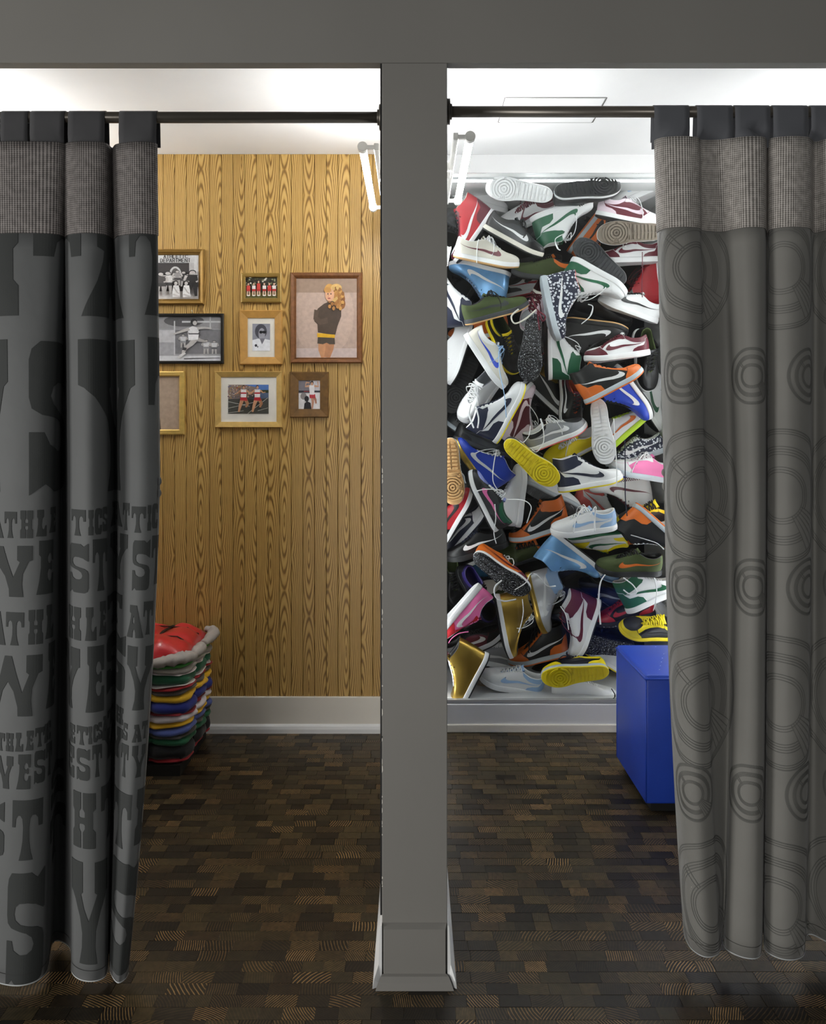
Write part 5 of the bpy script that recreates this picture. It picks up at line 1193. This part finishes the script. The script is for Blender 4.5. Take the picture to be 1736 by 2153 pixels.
('orange and black high sneaker with grey midsole near the bottom', 1127, 1356, 192, -1, 0, 0, .7, 1, 'KOOOKWeOKK', 1),
('silver grey sneaker beside the curtain above the ottoman', 1386, 1280, 120, -1, -30, 0, 1.2, 0, 'hhhhhWgggg', 0),
('yellow and black sneaker above the blue ottoman', 1372, 1318, 175, -1, -40, 0, 1.5, 0, 'KKYYYKYKYK', 0),
('metallic gold high sneaker low by the column', 966, 1420, 241, -1, 0, 0, 0.5, 1, 'ddddddWKWK', 0),
('grey and white sneaker behind the white low pair', 1040, 1375, 165, -1, -10, 0, 1.9, 0, 'gWggWWWWWW', 0),
('white low sneaker with pale blue heel near the bottom', 1077, 1426, 168, -1, -12, 0, 0.15, 0, 'WWWbbbWWWW', 0),
('dark olive sneaker lying brown sole up on the shelf', 1060, 1446, 177, 1, 25, 0, 1.3, 0, 'ooooooKvKK', 0),
('bright yellow sole near the bottom left of the ottoman', 1205, 1408, 187, -1, 72, 0, 0, 0, 'KKYYYKeYKK'),
('plain white low sneaker standing on the shelf', 1228, 1452, -2, 1, 0, 0, 1.0, 0, 'WWWWWWWWWW', 0),
('white sneaker with yellow outsole behind the ottoman', 1286, 1382, -30, 1, 0, 0, 1.5, 0, 'WWWWWWWYWW', 0),
('black sneaker between the yellow sole and the ottoman', 1285, 1424, 100, 1, -30, 0, 1.6, 0, 'KKKKKKKKKK', 1),
]
BUILT = {}
for row_ in sorted(SH, key=lambda r_: r_[7]): BUILT[row_[0]] = sneaker(*row_)
# filler shoes added deep in the heap, coloured dark so the gaps look dark
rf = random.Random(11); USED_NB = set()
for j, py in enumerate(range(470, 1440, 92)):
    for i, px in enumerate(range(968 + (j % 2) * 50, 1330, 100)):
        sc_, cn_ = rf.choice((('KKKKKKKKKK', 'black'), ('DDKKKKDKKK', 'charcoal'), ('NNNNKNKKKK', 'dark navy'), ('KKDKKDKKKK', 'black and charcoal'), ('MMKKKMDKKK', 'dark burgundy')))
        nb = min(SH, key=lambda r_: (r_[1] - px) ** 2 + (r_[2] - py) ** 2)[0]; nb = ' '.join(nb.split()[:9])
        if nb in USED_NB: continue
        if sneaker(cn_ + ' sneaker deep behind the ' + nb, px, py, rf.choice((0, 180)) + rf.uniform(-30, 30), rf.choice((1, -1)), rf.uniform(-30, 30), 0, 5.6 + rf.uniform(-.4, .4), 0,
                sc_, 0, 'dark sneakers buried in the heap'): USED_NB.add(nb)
# long loose laces hanging over the heap (px, py, depth)
DL = 3.5415
LE = [
('royal blue high sneaker with gold sole and white logo', 'W', [(1044, 945, DL), (1038, 975, DL), (1036, 1010, DL), (1046, 1030, DL)]),
('white low sneaker with pale blue heel and logo', 'W', [(1240, 1085, DL), (1252, 1065, DL), (1250, 1090, DL), (1250, 1118, DL)]),
('black and lavender sneaker with green collar and white laces', 'W', [(1065, 1050, DL), (1100, 1052, DL), (1116, 1065, DL), (1112, 1085, DL), (1107, 1100, DL)]),
('black and lavender sneaker with green collar and white laces', 'W', [(1040, 1060, DL), (1042, 1090, DL), (1038, 1120, DL), (1043, 1143, DL)]),
('white low sneaker seen into its grey lined opening', 'W', [(990, 850, DL), (986, 870, DL), (992, 890, DL), (996, 900, DL)]),
('white low sneaker seen into its grey lined opening', 'W', [(1000, 855, DL), (1006, 880, DL), (1004, 900, DL)]),
('grey low sneaker with white laces and red outsole', 'W', [(1136, 880, DL), (1142, 905, DL), (1142, 930, DL), (1128, 950, DL), (1115, 942, DL)]),
('grey low sneaker with white laces and red outsole', 'W', [(1115, 895, DL), (1112, 915, DL), (1100, 930, DL), (1092, 926, DL)]),
('flower print low sneaker with white logo, sole level', 'W', [(1290, 880, DL), (1293, 930, DL), (1296, 980, DL), (1296, 1022, DL)]),
('navy, white and salmon high sneaker behind the pale blue one', 'N', [(1313, 925, DL), (1314, 980, DL), (1314, 1040, DL), (1318, 1085, DL)]),
('pale grey sneaker with blue logo pointing down', 'b', [(1048, 740, DL), (1050, 780, DL), (1060, 830, DL), (1064, 878, DL)]),
('speckled black sole standing toe down in the middle', 'C', [(1128, 650, DL), (1105, 670, DL), (1082, 680, DL), (1075, 665, DL), (1090, 650, DL)]),
('speckled black sole standing toe down in the middle', 'M', [(1118, 625, DL), (1128, 650, DL), (1146, 665, DL), (1140, 675, DL), (1130, 655, DL), (1134, 694, DL)]),
('green and white high sneaker lying upside down, laces trailing', 'W', [(1236, 640, DL), (1246, 645, DL), (1240, 665, DL), (1222, 681, DL)]),
('white and green high sneaker lying sole up near the top', 'W', [(1185, 492, DL), (1167, 503, DL), (1172, 522, DL), (1178, 526, DL)]),
('cream suede low sneaker with burgundy logo and white laces', 'W', [(1006, 503, DL), (1003, 520, DL), (1002, 540, DL), (1002, 553, DL)]),
('olive low sneaker with black laces right of the satin one', 'W', [(1272, 1208, DL), (1262, 1225, DL), (1258, 1260, DL), (1260, 1290, DL), (1262, 1313, DL)]),
('black sneaker with mint lining and white laces', 'W', [(1310, 1215, DL), (1330, 1230, DL), (1338, 1245, DL), (1325, 1250, DL), (1310, 1240, DL)]),
('dark green and white high sneaker beside the curtain', 'W', [(1375, 1215, DL), (1380, 1240, DL), (1378, 1265, DL), (1373, 1284, DL)]),
('speckled black sole with orange upper behind it', 'W', [(1055, 1220, DL), (1040, 1235, DL), (1042, 1255, DL), (1060, 1264, DL), (1085, 1260, DL)]),
('metallic gold high sneaker with black toe and white sidewall', 'W', [(1098, 1260, DL), (1100, 1285, DL), (1096, 1310, DL), (1090, 1330, DL)]),
('silver grey high sneaker with gold sole, toe down', 'W', [(1082, 1240, DL), (1105, 1225, DL), (1115, 1207, DL), (1130, 1210, DL), (1150, 1232, DL), (1168, 1232, DL)]),
('burgundy and white high sneaker standing toe down', 'W', [(1178, 1275, DL), (1188, 1290, DL), (1193, 1310, DL), (1195, 1324, DL)]),
('orange and black high sneaker by the right curtain', 'W', [(1326, 1125, DL), (1350, 1132, DL), (1380, 1142, DL), (1395, 1155, DL)]),
('red and white sneaker beside the right curtain', 'M', [(1350, 530, DL), (1350, 570, DL), (1349, 600, DL), (1350, 625, DL)]),
('plain white low sneaker standing on the shelf', 'K', [(1285, 1448, DL), (1292, 1460, DL), (1290, 1468, DL), (1278, 1474, DL)]),
('pink, red and white sneaker beside the column', 'P', [(985, 1328, DL), (965, 1332, DL), (950, 1342, DL), (943, 1352, DL)]),
]
for nm, ch, pts in LE: lace_end(BUILT[nm], pts, ch)
